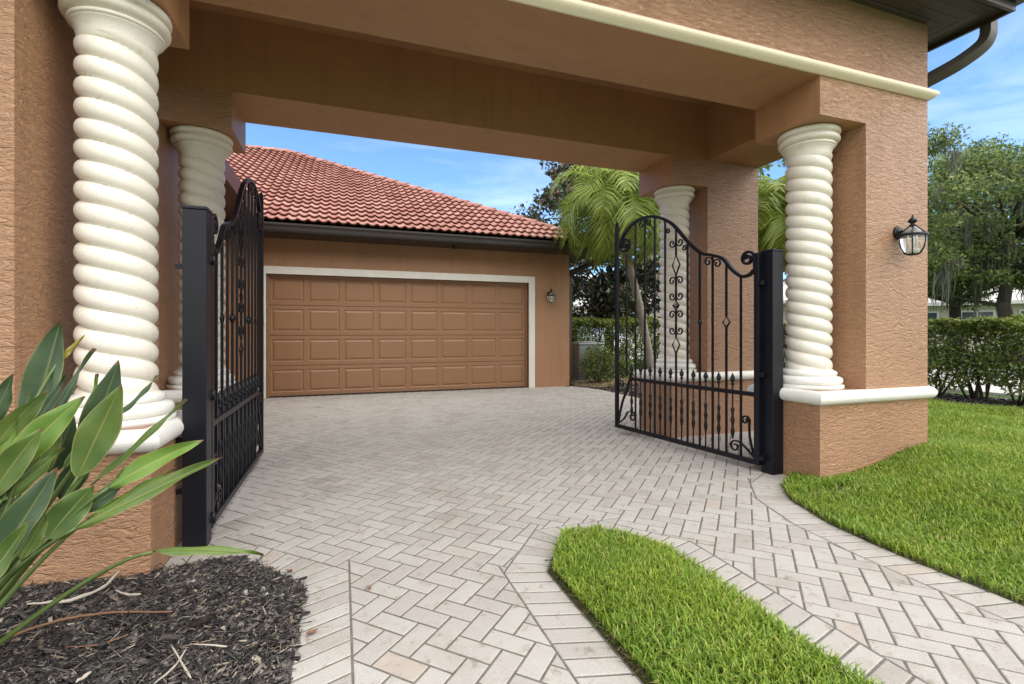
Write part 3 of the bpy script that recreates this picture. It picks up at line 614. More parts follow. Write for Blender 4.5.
# small sensor on the door jamb and camera under the eave
mb = MB(); mb.box(DX0-0.03, DX0-0.004, YG-0.05, YG-0.036, 1.29, 1.42, cham=0.004); tag(mb.build('keypad', M['white_paint']), 'small white keypad on the left jamb of the garage door', 'keypad')
cm_ = empty('security_camera', 'small dark camera under the garage eave above the door', 'camera', (2.0, 9.02, 2.79))
mb = MB(); mb.tube([(0, 0, 0), (0, 0, -0.035)], 0.03, 12); mb.build('mount', M['bronze'], cm_)
mb = MB(); mb.tube([(0, 0.03, -0.04), (0, -0.05, -0.062)], 0.026, 12); mb.tube([(0, -0.05, -0.062), (0, -0.055, -0.063)], 0.018, 12); mb.build('camera_body', M['bronze'], cm_)

# left wing of the house: wall, eave with maroon fascia, roof
wing = empty('house_wing', 'left wing of the house with dark maroon eave fascia behind the open gate', 'house', (-1.8, 5.5, 0)); wo = Vector((1.8, -5.5, 0))
def wb(mb, n, m): o = mb.build(n, m, wing); o.location = wo; return o
mb = MB(); mb.box(-5.8, -1.75, 5.62, 9.34, -0.1, 2.96); wb(mb, 'wall', M['stucco_house'])
mb = MB(); mb.box(-1.75, -1.29, 5.5, 9.3, 2.93, 2.96); wb(mb, 'soffit', M['maroon'])
mb = MB(); mb.box(-1.29, -1.255, 5.5, 9.3, 2.91, 3.14); wb(mb, 'fascia', M['maroon'])
roof_face((-1.42, 5.45, 3.0), (0, 1, 0), (-1, 0, 0), 4.6, 3.5, hp, 0, 0, 'roof', wing, wo)

# ------------------------------------------------------------------ lanterns
def lantern(loc, s, label, group):
    r = empty('wall_lantern', label, 'lantern', loc, 0, group)
    def b(mb, n, m, p=None): 
        for i, q in enumerate(mb.v): mb.v[i] = (q[0]*s, q[1]*s, q[2]*s)
        return mb.build(n, m, p or r)
    mb = MB(); prof = [(0.0, 0), (0.062, 0), (0.062, 0.012), (0.052, 0.022), (0.03, 0.03), (0.0, 0.03)]
    mb.lathe(prof, n=20); mb.v = [(x, -z-0.001, y+0.055) for x, y, z in mb.v]; b(mb, 'backplate', M['iron'])
    mb = MB(); mb.tube([(0, -0.02, 0.055), (0, -0.06, 0.06), (0, -0.10, 0.085), (0, -0.13, 0.09)], [0.018, 0.014, 0.014, 0.016], 10); b(mb, 'arm', M['iron'])
    cy = -0.13
    mb = MB(); mb.lathe([(0.0, 0.085), (0.018, 0.088), (0.03, 0.10), (0.014, 0.115), (0.028, 0.128), (0.038, 0.142), (0.026, 0.158), (0.010, 0.172), (0.006, 0.195), (0.0, 0.205)], 0, cy, 12); b(mb, 'finial', M['iron'])
    mb = MB(); mb.lathe([(0.115, 0.0), (0.118, 0.012), (0.112, 0.02), (0.100, 0.022), (0.100, 0.0)], 0, cy, 24); mb.f = mb.f[:-2]; mb.sm = mb.sm[:-2]; mb.mi = mb.mi[:-2]
    mb.lathe([(0.03, -0.172), (0.045, -0.168), (0.045, -0.160), (0.03, -0.158)], 0, cy, 16)
    for k in range(6):
        a = 2*PI*(k+0.5)/6; ca, sa = math.cos(a), math.sin(a)
        mb.tube([(ca*q, cy+sa*q, z) for q, z in ((0.030, 0.09), (0.058, 0.065), (0.085, 0.04), (0.108, 0.015), (0.108, 0.0), (0.106, -0.05), (0.092, -0.11), (0.066, -0.15), (0.042, -0.165))], 0.0052, 6)
    b(mb, 'cage', M['iron'])
    mb = MB(); mb.lathe([(0.028, 0.088), (0.055, 0.064), (0.082, 0.038), (0.102, 0.012), (0.104, 0.0), (0.102, -0.05), (0.088, -0.11), (0.062, -0.15), (0.038, -0.165), (0.0, -0.166)], 0, cy, 24); mb.f = mb.f[:-2]; mb.sm = mb.sm[:-2]; mb.mi = mb.mi[:-2]; b(mb, 'glass_shade', M['glass'])
    mb = MB()
    for k in range(3):
        a = 2*PI*k/3+0.4; mb.tube([(0.028*math.cos(a), cy+0.028*math.sin(a), -0.10), (0.028*math.cos(a), cy+0.028*math.sin(a), -0.03), (0.028*math.cos(a), cy+0.028*math.sin(a), 0.0)], [0.009, 0.009, 0.003], 8)
    mb.lathe([(0.0, -0.16), (0.04, -0.158), (0.04, -0.105), (0.0, -0.10)], 0, cy, 12)
    b(mb, 'candle', M['candle'])
    return r
lantern((4.225, Y0, 1.90), 0.86, 'large black glass lantern on the front of the right portico pier', 'black wall lanterns')
lantern((4.11, YG, 1.90), 0.82, 'small black lantern on the wall right of the garage door', 'black wall lanterns')

# ------------------------------------------------------------------ gates
def gate(loc, rotz, label):
    """local x runs from the hinge to the free end, z up"""
    g = empty('iron_gate', label, 'gate', loc, rotz, 'wrought iron driveway gates')
    LG = 1.78; I = M['iron']
    cx = [0.03, 0.06, 0.10, 0.146, 0.20, 0.255, 0.341, 0.46, 0.578, 0.731, 0.895, 1.01, 1.159, 1.30, 1.45, 1.58, 1.68, 1.722]
    cz = [1.665, 1.638, 1.622, 1.622, 1.655, 1.703, 1.800, 1.848, 1.885, 2.009, 2.187, 2.275, 2.344, 2.368, 2.358, 2.305, 2.215, 2.11]
    # smooth curve through the points
    pts = []
    P = [Vector((a, 0, b)) for a, b in zip(cx, cz)]
    for i in range(len(P)-1):
        p0, p1, p2, p3 = P[max(0, i-1)], P[i], P[i+1], P[min(len(P)-1, i+2)]
        for k in range(6):
            t = k/6; pts.append(0.5*((2*p1)+(p2-p0)*t+(2*p0-5*p1+4*p2-p3)*t*t+(3*p1-p0-3*p2+p3)*t**3))
    pts.append(P[-1])
    def topz(x): return float(np.interp(x, [p.x for p in pts if p.x <= 1.7221], [p.z for p in pts if p.x <= 1.7221]))
    def spiral(c, r0, r1, a0, turns, n=28): return [(c[0]+(r0+(r1-r0)*k/n)*math.cos(a0+turns*2*PI*k/n), 0, c[1]+(r0+(r1-r0)*k/n)*math.sin(a0+turns*2*PI*k/n)) for k in range(n+1)]
    def strip(path, name='scroll', w=0.013, d=0.016, parent=None):
        mb = MB(); mb.tube(path, 1.0, flat=(w, d), smooth=False); return mb.build(name, I, parent or g)
    # frame
    mb = MB(); mb.box(-0.022, 0.022, -0.022, 0.022, 0.055, 1.80, cham=0.003); mb.build('stile', I, g)
    mb = MB(); mb.box(LG-0.018, LG+0.018, -0.018, 0.018, 0.055, 2.36, cham=0.003); st = mb.build('stile', I, g)
    mb = MB(); mb.lathe([(0.0, 2.36), (0.014, 2.36), (0.02, 2.385), (0.009, 2.41), (0.0, 2.425)], LG, 0, 10); mb.build('finial', I, st)
    mb = MB(); mb.box(0.022, LG-0.018, -0.018, 0.018, 0.055, 0.095, cham=0.002); mb.build('bottom_rail', I, g)
    mb = MB(); mb.box(0.022, 1.545, -0.018, 0.018, 0.615, 0.650, cham=0.002); mb.build('middle_rail', I, g)
    top = pts + [Vector(q) for q in spiral((1.635, 2.135), 0.088, 0.018, -0.25, -1.45, 40)[1:]]
    strip(top, 'top_rail', 0.026, 0.030)
    strip([(0.024, 0, 1.66), (0.026, 0, 1.72)]+spiral((0.092, 1.765), 0.066, 0.014, PI, -1.5, 36), 'scroll', 0.02, 0.028)
    # long bars
    bars = [0.158+0.1456*k for k in range(11)]
    for k, x in enumerate(bars):
        mb = MB(); z1 = topz(x)-0.008
        if k == 5:     # centre ornament bar, broken by diamonds
            segs = [(0.650, 0.945), (1.10, 1.37), (1.455, 1.715), (1.905, z1)]
        elif k in (1, 9): segs = [(0.075, 1.19), (1.285, z1)]
        elif k == 10: segs = [(0.66, 2.02)]
        else: segs = [(0.095, z1)]
        if k == 5: segs = [(0.095, 0.62)]+segs
        bar = None
        for a, b in segs:
            mb = MB(); mb.box(x-0.0078, x+0.0078, -0.0078, 0.0078, a, b); bar = mb.build('bar', I, g)
        def diamond(zc, hw, hh, parent=bar, nm='diamond'):
            mb = MB(); q = [(x, 0, zc-hh), (x+hw, 0, zc), (x, 0, zc+hh), (x-hw, 0, zc), (x, 0, zc-hh)]
            mb.tube(q, 1.0, flat=(0.010, 0.013), smooth=False); mb.build(nm, I, parent)
        if k == 5:
            diamond(1.81, 0.048, 0.098); diamond(1.022, 0.046, 0.082); diamond(1.412, 0.040, 0.045); diamond(1.412, 0.018, 0.02)
            for zc, sg in ((2.03, -1), (1.655, 1), (1.505, -1), (1.32, 1), (1.165, -1)):
                for sx_ in (-1, 1):
                    # hooked C scroll springing from the bar
                    c = (x+sx_*0.050, zc); a0 = PI if sx_ > 0 else 0.0
                    strip([(x+sx_*0.004, 0, zc-sg*0.06)]+spiral(c, 0.044, 0.011, a0, -sx_*sg*1.15, 22), 'scroll', 0.011, 0.013, bar)
        if k in (1, 9): diamond(1.237, 0.036, 0.048)
        if k in (3, 7):
            mb = MB(); mb.lathe([(0.0, 1.215), (0.012, 1.215), (0.021, 1.243), (0.012, 1.271), (0.0, 1.271)], x, 0, 10); mb.build('collar', I, bar)
        if k in (2, 8):
            for sx_ in (-1, 1):
                zc = topz(x+sx_*0.05)-0.065
                strip([(x+sx_*0.004, 0, zc-0.09)]+spiral((x+sx_*0.050, zc), 0.046, 0.012, PI if sx_ > 0 else 0.0, -sx_*1.2, 24), 'scroll', 0.011, 0.013, bar)
        if k in (4, 6):
            sx_ = 1 if k == 4 else -1
            zc = topz(x+sx_*0.04)-0.10
            strip([(x+sx_*0.006, 0, zc-0.07)]+spiral((x+sx_*0.036, zc), 0.030, 0.009, PI if sx_ > 0 else 0.0, -sx_*1.2, 20), 'scroll', 0.011, 0.013, bar)
    # short pickets with basket twist and spear head
    for k in range(10):
        x = 0.24+0.1435*k
        if x > 1.535: break
        mb = MB(); zb = 0.225 if k in (0, 9) else 0.095
        mb.tube([(x, 0, zb), (x, 0, 0.23), (x, 0, 0.25), (x, 0, 0.288), (x, 0, 0.33), (x, 0, 0.345), (x, 0, 0.385), (x, 0, 0.425), (x, 0, 0.44), (x, 0, 0.48), (x, 0, 0.50), (x, 0, 0.70)], [0.007, 0.007, 0.011, 0.018, 0.010, 0.010, 0.018, 0.010, 0.010, 0.017, 0.007, 0.007], 8)
        pk = mb.build('picket', I, g)
        mb = MB(); mb.lathe([(0.0, 0.690), (0.014, 0.692), (0.016, 0.702), (0.008, 0.712), (0.019, 0.730), (0.021, 0.745), (0.010, 0.775), (0.0, 0.800)], x, 0, 8); mb.build('spear_head', I, pk)
    # corner scrolls
    strip([(0.03, 0, 0.11), (0.055, 0, 0.19), (0.075, 0, 0.28), (0.078, 0, 0.36)]+spiral((0.115, 0.405), 0.042, 0.012, PI*1.1, -1.25, 24), 'scroll', 0.012, 0.018)
    strip([(0.035, 0, 0.11), (0.10, 0, 0.165), (0.155, 0, 0.205), (0.195, 0, 0.215)]+spiral((0.215, 0.165), 0.05, 0.014, PI*0.62, -1.2, 24), 'scroll', 0.012, 0.018)
    strip([(LG-0.02, 0, 0.11), (LG-0.05, 0, 0.22), (LG-0.095, 0, 0.36), (LG-0.17, 0, 0.50), (1.57, 0, 0.60), (1.535, 0, 0.69)], 'brace', 0.022, 0.018)
    strip([(LG-0.03, 0, 0.11), (LG-0.12, 0, 0.17), (LG-0.19, 0, 0.26), (LG-0.24, 0, 0.27)]+spiral((LG-0.26, 0.215), 0.055, 0.014, PI*0.42, 1.2, 24), 'scroll', 0.014, 0.018)
    strip([(LG-0.03, 0, 0.45)]+spiral((LG-0.075, 0.56), 0.055, 0.014, -0.6, 1.3, 24), 'scroll', 0.012, 0.018)
    # hinge straps
    for z in (0.12, 0.80, 1.55):
        mb = MB(); mb.box(-0.062, 0.0, -0.026, 0.026, z-0.018, z+0.018, cham=0.004); mb.tube([(-0.03, -0.028, z-0.028), (-0.03, -0.028, z+0.028)], 0.012, 10); mb.build('hinge', I, g)
    return g
vr = Vector((3.0-3.245, 4.83-3.09))
gate((3.235, 3.10, 0.0), math.atan2(vr.y, vr.x), 'open black iron scroll gate in front of the right columns, seen broadside')
gate((-0.70, 3.12, 0.0), math.atan2(1.78, 0.012), 'open black iron scroll gate beside the left columns, seen almost edge-on')
def gate_post(x, y, label):
    p = empty('gate_post', label, 'post', (x, y, 0), 0, 'square black gate posts')
    mb = MB(); mb.box(-0.056, 0.056, -0.056, 0.056, 0, 1.80, cham=0.004); mb.build('post_shaft', M['iron'], p)
    mb = MB(); mb.box(-0.060, 0.060, -0.060, 0.060, 1.80, 1.818, cham=0.004); mb.build('post_cap', M['iron'], p)
    sgn = 1 if x > 1 else -1
    for z in (0.30, 0.57, 1.5):
        mb = MB(); mb.box(min(0.056*sgn, 0.10*sgn), max(0.056*sgn, 0.10*sgn), -0.015, 0.015, z-0.012, z+0.012); mb.build('wall_bracket', M['iron'], p)
    return p
gate_post(3.315, 3.03, 'square black steel gate post against the right portico pier')
gate_post(-0.735, 3.03, 'square black steel gate post against the left portico pier')

# ------------------------------------------------------------------ paving
# edges of the beds (bed side) and cut lines (paver side)
bed_l = [(-0.165, -3.0), (-0.165, 2.38), (-0.49, 2.70), (-0.83, 2.72)]
cut_l = [(0.035, -3.0), (0.035, 2.47), (-0.42, 2.92), (-0.83, 2.93)]
bed_r = [(2.70, -3.0), (2.71, 1.70), (2.76, 2.12), (2.90, 2.50), (3.10, 2.74), (3.376, 2.90)]
cut_r = [(2.50, -3.0), (2.51, 1.74), (2.555, 2.18), (2.70, 2.60), (2.93, 2.88), (3.376, 3.12)]
isl = [(0.93, -3.0), (0.93, 2.14), (1.15, 2.46), (1.37, 2.46), (1.60, 2.13), (1.60, -3.0)]
cut_i = [(0.73, -3.0), (0.73, 2.20), (1.06, 2.62), (1.48, 2.62), (1.81, 2.20), (1.81, -3.0)]
bed_g = [(4.88, 5.0), (4.88, 8.45), (4.78, 8.95), (4.58, 9.30)]
cut_g = [(4.68, 5.0), (4.68, 8.40), (4.60, 8.82), (4.42, 9.16)]
def seg_dist(p, a, b):
    ax, ay = a; bx, by = b; dx, dy = bx-ax, by-ay; t = max(0, min(1, ((p[0]-ax)*dx+(p[1]-ay)*dy)/(dx*dx+dy*dy)))
    return math.hypot(p[0]-ax-t*dx, p[1]-ay-t*dy)
def clip(poly, a, b, sign):
    """keep the side left of a->b (sign=1) or right (sign=-1)"""
    def s(p): return sign*((b[0]-a[0])*(p[1]-a[1])-(b[1]-a[1])*(p[0]-a[0]))
    out = []
    for i in range(len(poly)):
        p, q = poly[i], poly[(i+1) % len(poly)]; sp, sq = s(p), s(q)
        if sp >= 0: out.append(p)
        if (sp > 0 > sq) or (sp < 0 < sq):
            t = sp/(sp-sq); out.append((p[0]+(q[0]-p[0])*t, p[1]+(q[1]-p[1])*t))
    return out
def in_poly(p, poly):
    c = False; j = len(poly)-1
    for i in range(len(poly)):
        if (poly[i][1] > p[1]) != (poly[j][1] > p[1]) and p[0] < (poly[j][0]-poly[i][0])*(p[1]-poly[i][1])/(poly[j][1]-poly[i][1])+poly[i][0]: c = not c
        j = i
    return c
def area(poly): return 0.5*sum(poly[i][0]*poly[(i+1) % len(poly)][1]-poly[(i+1) % len(poly)][0]*poly[i][1] for i in range(len(poly)))
outer = [(0.035, -3.0), (0.035, 2.47), (-0.42, 2.92), (-0.83, 2.93), (-2.2, 2.93), (-2.2, 9.40), (4.40, 9.40), (4.42, 9.16), (4.60, 8.82), (4.68, 8.40), (4.68, 3.05), (3.376, 3.12), (2.93, 2.88), (2.70, 2.60), (2.555, 2.18), (2.51, 1.74), (2.50, -3.0)]
lines = [(cut_l, -1), (cut_r, 1), (cut_i, 1), (cut_g, 1)]
PV = MB()
def paver(poly, gap=0.0046, top=0.0):
    if len(poly) < 3: return
    a = area(poly)
    if abs(a) < 0.0006: return
    if a < 0: poly = poly[::-1]
    # drop near-duplicate points, inset by half the joint
    q = []
    for p in poly:
        if not q or math.hypot(p[0]-q[-1][0], p[1]-q[-1][1]) > 0.002: q.append(p)
    if len(q) > 2 and math.hypot(q[0][0]-q[-1][0], q[0][1]-q[-1][1]) < 0.002: q.pop()
    if len(q) < 3: return
    def inset(q, d):
        out = []; n = len(q)
        for i in range(n):
            p0, p1, p2 = Vector(q[i-1]), Vector(q[i]), Vector(q[(i+1) % n])
            e0 = (p1-p0).normalized(); e1 = (p2-p1).normalized(); n0 = Vector((-e0.y, e0.x)); n1 = Vector((-e1.y, e1.x))
            m = n0+n1; k = max(0.35, m.dot(n0)); m = m/k; out.append((p1.x+m.x*d, p1.y+m.y*d))
        return out
    a0 = inset(q, gap); a1 = inset(q, gap+0.0034); n = len(q)
    dz = random.uniform(-0.0008, 0.0008)+top; tx, ty = random.uniform(-0.006, 0.006), random.uniform(-0.006, 0.006)
    cx = sum(p[0] for p in q)/n; cy = sum(p[1] for p in q)/n
    h = lambda p: dz+tx*(p[0]-cx)+ty*(p[1]-cy)
    v = [(p[0], p[1], -0.03) for p in a0]+[(p[0], p[1], h(p)-0.0022) for p in a0]+[(p[0], p[1], h(p)) for p in a1]
    f = [(i, (i+1) % n, n+(i+1) % n, n+i) for i in range(n)]+[(n+i, n+(i+1) % n, 2*n+(i+1) % n, 2*n+i) for i in range(n)]+[tuple(range(2*n, 3*n))]
    PV.add(v, f)
Wb = 0.0925; ca = math.cos(PI/4)
def rot(p): return ((p[0]-p[1])*ca*Wb+1.27, (p[0]+p[1])*ca*Wb+2.0)
isl_out = cut_i
for i in range(-140, 150):
    for j in range(-140, 150):
        if (i+j) % 4: continue
        for q in ([(i, j), (i+2, j), (i+2, j+1), (i, j+1)], [(i, j+2), (i+1, j+2), (i+1, j+4), (i, j+4)]):
            poly = [rot(p) for p in q]
            c = (sum(p[0] for p in poly)/4, sum(p[1] for p in poly)/4)
            if c[0] < -2.3 or c[0] > 4.9 or c[1] < -3 or c[1] > 9.5: continue
            polys = [poly]
            for ln, sg in lines:
                near = sorted((seg_dist(c, ln[k], ln[k+1]), k) for k in range(len(ln)-1))
                near = [k for dd, k in near if dd < 0.135][:2]
                if not near: continue
                if len(near) == 2 and abs(near[0]-near[1]) == 1:
                    k0 = min(near); a_, b_, c_ = ln[k0], ln[k0+1], ln[k0+2]
                    turn = ((b_[0]-a_[0])*(c_[1]-b_[1])-(b_[1]-a_[1])*(c_[0]-b_[0]))*sg
                    out = []
                    for q_ in polys:
                        pa = clip(q_, a_, b_, sg)
                        if turn >= 0:
                            pa = clip(pa, b_, c_, sg) if len(pa) > 2 else []; out.append(pa)
                        else:
                            out.append(pa); rest = clip(q_, a_, b_, -sg)
                            if len(rest) > 2: out.append(clip(rest, b_, c_, sg))
                    polys = [q_ for q_ in out if len(q_) > 2]
                else:
                    k0 = near[0]; polys = [q_ for q_ in (clip(q2, ln[k0], ln[k0+1], sg) for q2 in polys) if len(q_) > 2]
            for q_ in polys:
                cc = (sum(p[0] for p in q_)/len(q_), sum(p[1] for p in q_)/len(q_))
                if in_poly(cc, outer) and not in_poly(cc, isl_out): paver(q_)
def border(cut, bed, pitch=0.0925):
    """soldier course between two matching polylines"""
    for (a, b), (c, d) in zip(zip(cut[:-1], cut[1:]), zip(bed[:-1], bed[1:])):
        a, b, c, d = map(Vector, (a, b, c, d)); ln = ((b-a).length+(d-c).length)/2; n = max(1, round(ln/pitch))
        for k in range(n):
            t0, t1 = k/n, (k+1)/n
            paver([tuple(a+(b-a)*t0), tuple(a+(b-a)*t1), tuple(c+(d-c)*t1), tuple(c+(d-c)*t0)])
border(cut_l, bed_l); border(cut_r, bed_r); border(cut_i, isl); border(cut_g, bed_g)
dr = PV.build('driveway', M['paver']); struct(dr)
mb = MB(); mb.add([(-2.3, -3.2, -0.0036), (4.9, -3.2, -0.0036), (4.9, 9.46, -0.0036), (-2.3, 9.46, -0.0036)], [(0, 1, 2, 3)]); struct(mb.build('driveway_joints', M['sand']))

# ------------------------------------------------------------------ ground, lawns
def lawn_z(x, y):
    t = np.clip((x-2.72-np.maximum(0, (y-2.1))*0.55)/2.0, 0, 1); t = t*t*(3-2*t)
    return 0.0+0.21*t
def sheet(name, x0, x1, y0, y1, st, zf, mat, keep=None):
    xs = np.arange(x0, x1+st*0.5, st); ys = np.arange(y0, y1+st*0.5, st); X, Y = np.meshgrid(xs, ys); Z = zf(X, Y)
    V = np.stack([X, Y, Z], -1).reshape(-1, 3); nx = len(xs); F = []
    for j in range(len(ys)-1):
        for i in range(nx-1):
            if keep is None or keep((xs[i]+xs[i+1])/2, (ys[j]+ys[j+1])/2): F.append((j*nx+i, j*nx+i+1, (j+1)*nx+i+1, (j+1)*nx+i))
    return np_mesh(name, V, 4, mat, faces=np.array(F), smooth=True)
mb = MB(); mb.add([(-600, -600, -0.06), (600, -600, -0.06), (600, 600, -0.06), (-600, 600, -0.06)], [(0, 1, 2, 3)]); struct(mb.build('ground', M['ground']))
lawn_poly = bed_r+[(4.7, 2.90), (4.7, 3.0), (4.9, 4.3), (4.9, 6.6), (7.66, 6.6), (7.66, -3.0)]
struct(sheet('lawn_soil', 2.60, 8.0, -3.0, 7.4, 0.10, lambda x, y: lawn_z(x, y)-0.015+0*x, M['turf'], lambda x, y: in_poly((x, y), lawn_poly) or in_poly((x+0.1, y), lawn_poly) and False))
def isl_z(x, y): return 0.012+0.022*np.clip(np.minimum(x-0.94, 1.60-x)/0.15, 0, 1)
mb = MB(); mb.prism([(0.936, -3), (1.594, -3), (1.594, 2.125), (1.365, 2.45), (1.155, 2.45), (0.936, 2.135)], -0.03, 0.006); struct(mb.build('median_soil', M['turf']))

def grass(name, pts, h, wdt, mat, seed, lean=0.55):
    rng = np.random.default_rng(seed); n = len(pts)
    a = rng.uniform(0, 2*PI, n); d = np.stack([np.cos(a), np.sin(a), np.zeros(n)], 1); s = np.stack([-np.sin(a), np.cos(a), np.zeros(n)], 1)
    hh = (h*rng.uniform(0.55, 1.25, n)*(0.8+0.35*np.sin(pts[:, 0]*5.1+1)*np.sin(pts[:, 1]*4.3)))[:, None]; ww = (wdt*rng.uniform(0.6, 1.3, n))[:, None]; le = (lean*rng.uniform(0.2, 1.6, n))[:, None]
    up = np.array([[0, 0, 1.0]])
    p0 = pts; p1 = p0+up*hh*0.5+d*hh*le*0.30; p2 = p0+up*hh*0.86+d*hh*le*0.85; p3 = p0+up*hh*(1.0-0.1*le)+d*hh*le*1.45
    V = np.stack([p0-s*ww*0.4, p0+s*ww*0.4, p1-s*ww*0.5, p1+s*ww*0.5, p2-s*ww*0.36, p2+s*ww*0.36, p3-s*ww*0.03, p3+s*ww*0.03], 1).reshape(-1, 3)
    i = np.arange(n)[:, None]*8
    F = np.stack([i+np.array([[0, 1, 3, 2]]), i+np.array([[2, 3, 5, 4]]), i+np.array([[4, 5, 7, 6]])], 1).reshape(-1, 4)
    return np_mesh(name, V, 4, mat, faces=F, smooth=True)
def scatter(poly, x0, x1, y0, y1, dens, rng, zf):
    n = int((x1-x0)*(y1-y0)*dens); p = np.stack([rng.uniform(x0, x1, n), rng.uniform(y0, y1, n)], 1)
    # vectorised point in polygon
    ins = np.zeros(n, bool); j = len(poly)-1
    for i in range(len(poly)):
        xi, yi = poly[i]; xj, yj = poly[j]
        if yi != yj:
            ins ^= ((yi > p[:, 1]) != (yj > p[:, 1])) & (p[:, 0] < (xj-xi)*(p[:, 1]-yi)/(yj-yi)+xi)
        j = i
    p = p[ins]; return np.concatenate([p, zf(p[:, 0], p[:, 1])[:, None]], 1)
rng = np.random.default_rng(3)
ip = [(0.955, -2.9), (1.597, -2.9), (1.597, 2.12), (1.37, 2.45), (1.155, 2.45), (0.95, 2.13)]
pts = np.concatenate([scatter(ip, 0.9, 1.7, 0.2, 2.5, 22000, rng, isl_z), scatter(ip, 0.9, 1.7, -2.5, 0.2, 7000, rng, isl_z)])
tag(grass('median_grass', pts, 0.050, 0.0050, M['grass'], 11), 'strip of clipped bright green grass between the two paver tracks', 'grass', kind='stuff')
pn = scatter(lawn_poly, 2.6, 5.2, 0.6, 3.2, 14000, rng, lawn_z)
pf = scatter(lawn_poly, 5.2, 7.9, 1.0, 7.2, 4500, rng, lawn_z); pg = scatter(lawn_poly, 4.7, 5.2, 3.0, 7.2, 2500, rng, lawn_z)
pts = np.concatenate([pn, pf, pg, scatter(lawn_poly, 2.6, 7.6, -2.5, 0.6, 3500, rng, lawn_z), scatter(lawn_poly, 5.2, 7.6, 0.6, 1.0, 3500, rng, lawn_z)])
shade_gap = (np.hypot((pts[:, 0]-3.27)/0.20, (pts[:, 1]-2.47)/0.085) > 1) | (rng.uniform(size=len(pts)) < 0.10)  # grass thinned in an oval to stand in for a patch of shade
pts = pts[shade_gap]
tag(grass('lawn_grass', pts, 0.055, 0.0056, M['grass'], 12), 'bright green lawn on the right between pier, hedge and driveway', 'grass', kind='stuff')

def along(line, n, spread, rng, z):
    out = []
    for a, b in zip(line[:-1], line[1:]):
        ln = math.hypot(b[0]-a[0], b[1]-a[1]); k = int(n*ln); t = rng.uniform(0, 1, k)
        out.append(np.stack([a[0]+(b[0]-a[0])*t+rng.normal(0, spread, k), a[1]+(b[1]-a[1])*t+rng.normal(0, spread, k), np.full(k, z)], 1))
    return np.concatenate(out)
e1 = [(x+0.02, y) for x, y in bed_r if y > -1]; e1 = [(2.725, 0.6)]+e1
THATCH = np.concatenate([along(e1, 420, 0.012, rng, 0.004), along([(0.945, 0.3), (0.945, 2.13), (1.155, 2.45)], 160, 0.007, rng, 0.006)])
# mulch bed on the left
bed_poly = [(-0.152, -3), (-0.152, 2.385), (-0.49, 2.69), (-0.83, 2.70), (-4.0, 2.70), (-4.0, -3)]
def mz(x, y):
    e = np.clip(np.minimum(-0.15-x, 0.5)/0.2, 0, 1)
    return -0.010+0.04*e+0.012*np.sin(x*9)*np.sin(y*8)
struct(sheet('mulch_bed', -4.0, -0.16, -3.0, 2.72, 0.04, mz, M['mulch'], lambda x, y: in_poly((x, y), bed_poly)))
def chips(name, pts, ln, wd, mat, seed):
    rng = np.random.default_rng(seed); n = len(pts)
    a = rng.uniform(0, 2*PI, n); tl = rng.normal(0, 0.28, n)
    d = np.stack([np.cos(a)*np.cos(tl), np.sin(a)*np.cos(tl), np.sin(tl)], 1); s = np.stack([-np.sin(a), np.cos(a), rng.normal(0, 0.35, n)], 1); s = unit(s); u = np.cross(d, s)
    l = (ln*np.exp(rng.normal(0, 0.55, n)))[:, None]; w_ = (wd*np.exp(rng.normal(0, 0.45, n)))[:, None]; t = w_*0.35
    c = pts+np.array([[0, 0, 1]])*rng.uniform(0.0, 0.02, n)[:, None]
    V = []
    for sx_, sy, sz in ((-1, -1, -1), (1, -1, -1), (1, 1, -1), (-1, 1, -1), (-1, -1, 1), (1, -1, 1), (1, 1, 1), (-1, 1, 1)):
        tap = np.where(sx_ > 0, rng.uniform(0.3, 1, n), rng.uniform(0.5, 1, n))[:, None]
        V.append(c+d*l*0.5*sx_+s*w_*0.5*sy*tap+u*t*0.5*sz)
    V = np.stack(V, 1).reshape(-1, 3); i = np.arange(n)[:, None]*8
    F = np.stack([i+np.array([q]) for q in ([0, 3, 2, 1], [4, 5, 6, 7], [0, 1, 5, 4], [1, 2, 6, 5], [2, 3, 7, 6], [3, 0, 4, 7])], 1).reshape(-1, 4)
    return np_mesh(name, V, 4, mat, faces=F)
tag(chips('dry_thatch', THATCH, 0.030, 0.003, M['thatch'], 19), 'brown thatch and clippings along the lawn edges', 'thatch', kind='stuff')
pts = scatter(bed_poly, -2.6, -0.150, 0.3, 2.695, 6500, rng, mz)
tag(chips('bark_mulch', pts, 0.031, 0.0105, M['chips'], 5), 'dark shredded bark mulch in the bed at left foreground', 'mulch', kind='stuff')

pts = scatter(bed_poly, -1.9, -0.150, 1.0, 2.695, 11000, rng, mz)
tag(chips('shredded_bark', pts+np.array([[0, 0, 0.008]]), 0.026, 0.0028, M['chips'], 15), 'fine dark shredded bark fibres on the bed at left foreground', 'mulch', kind='stuff')
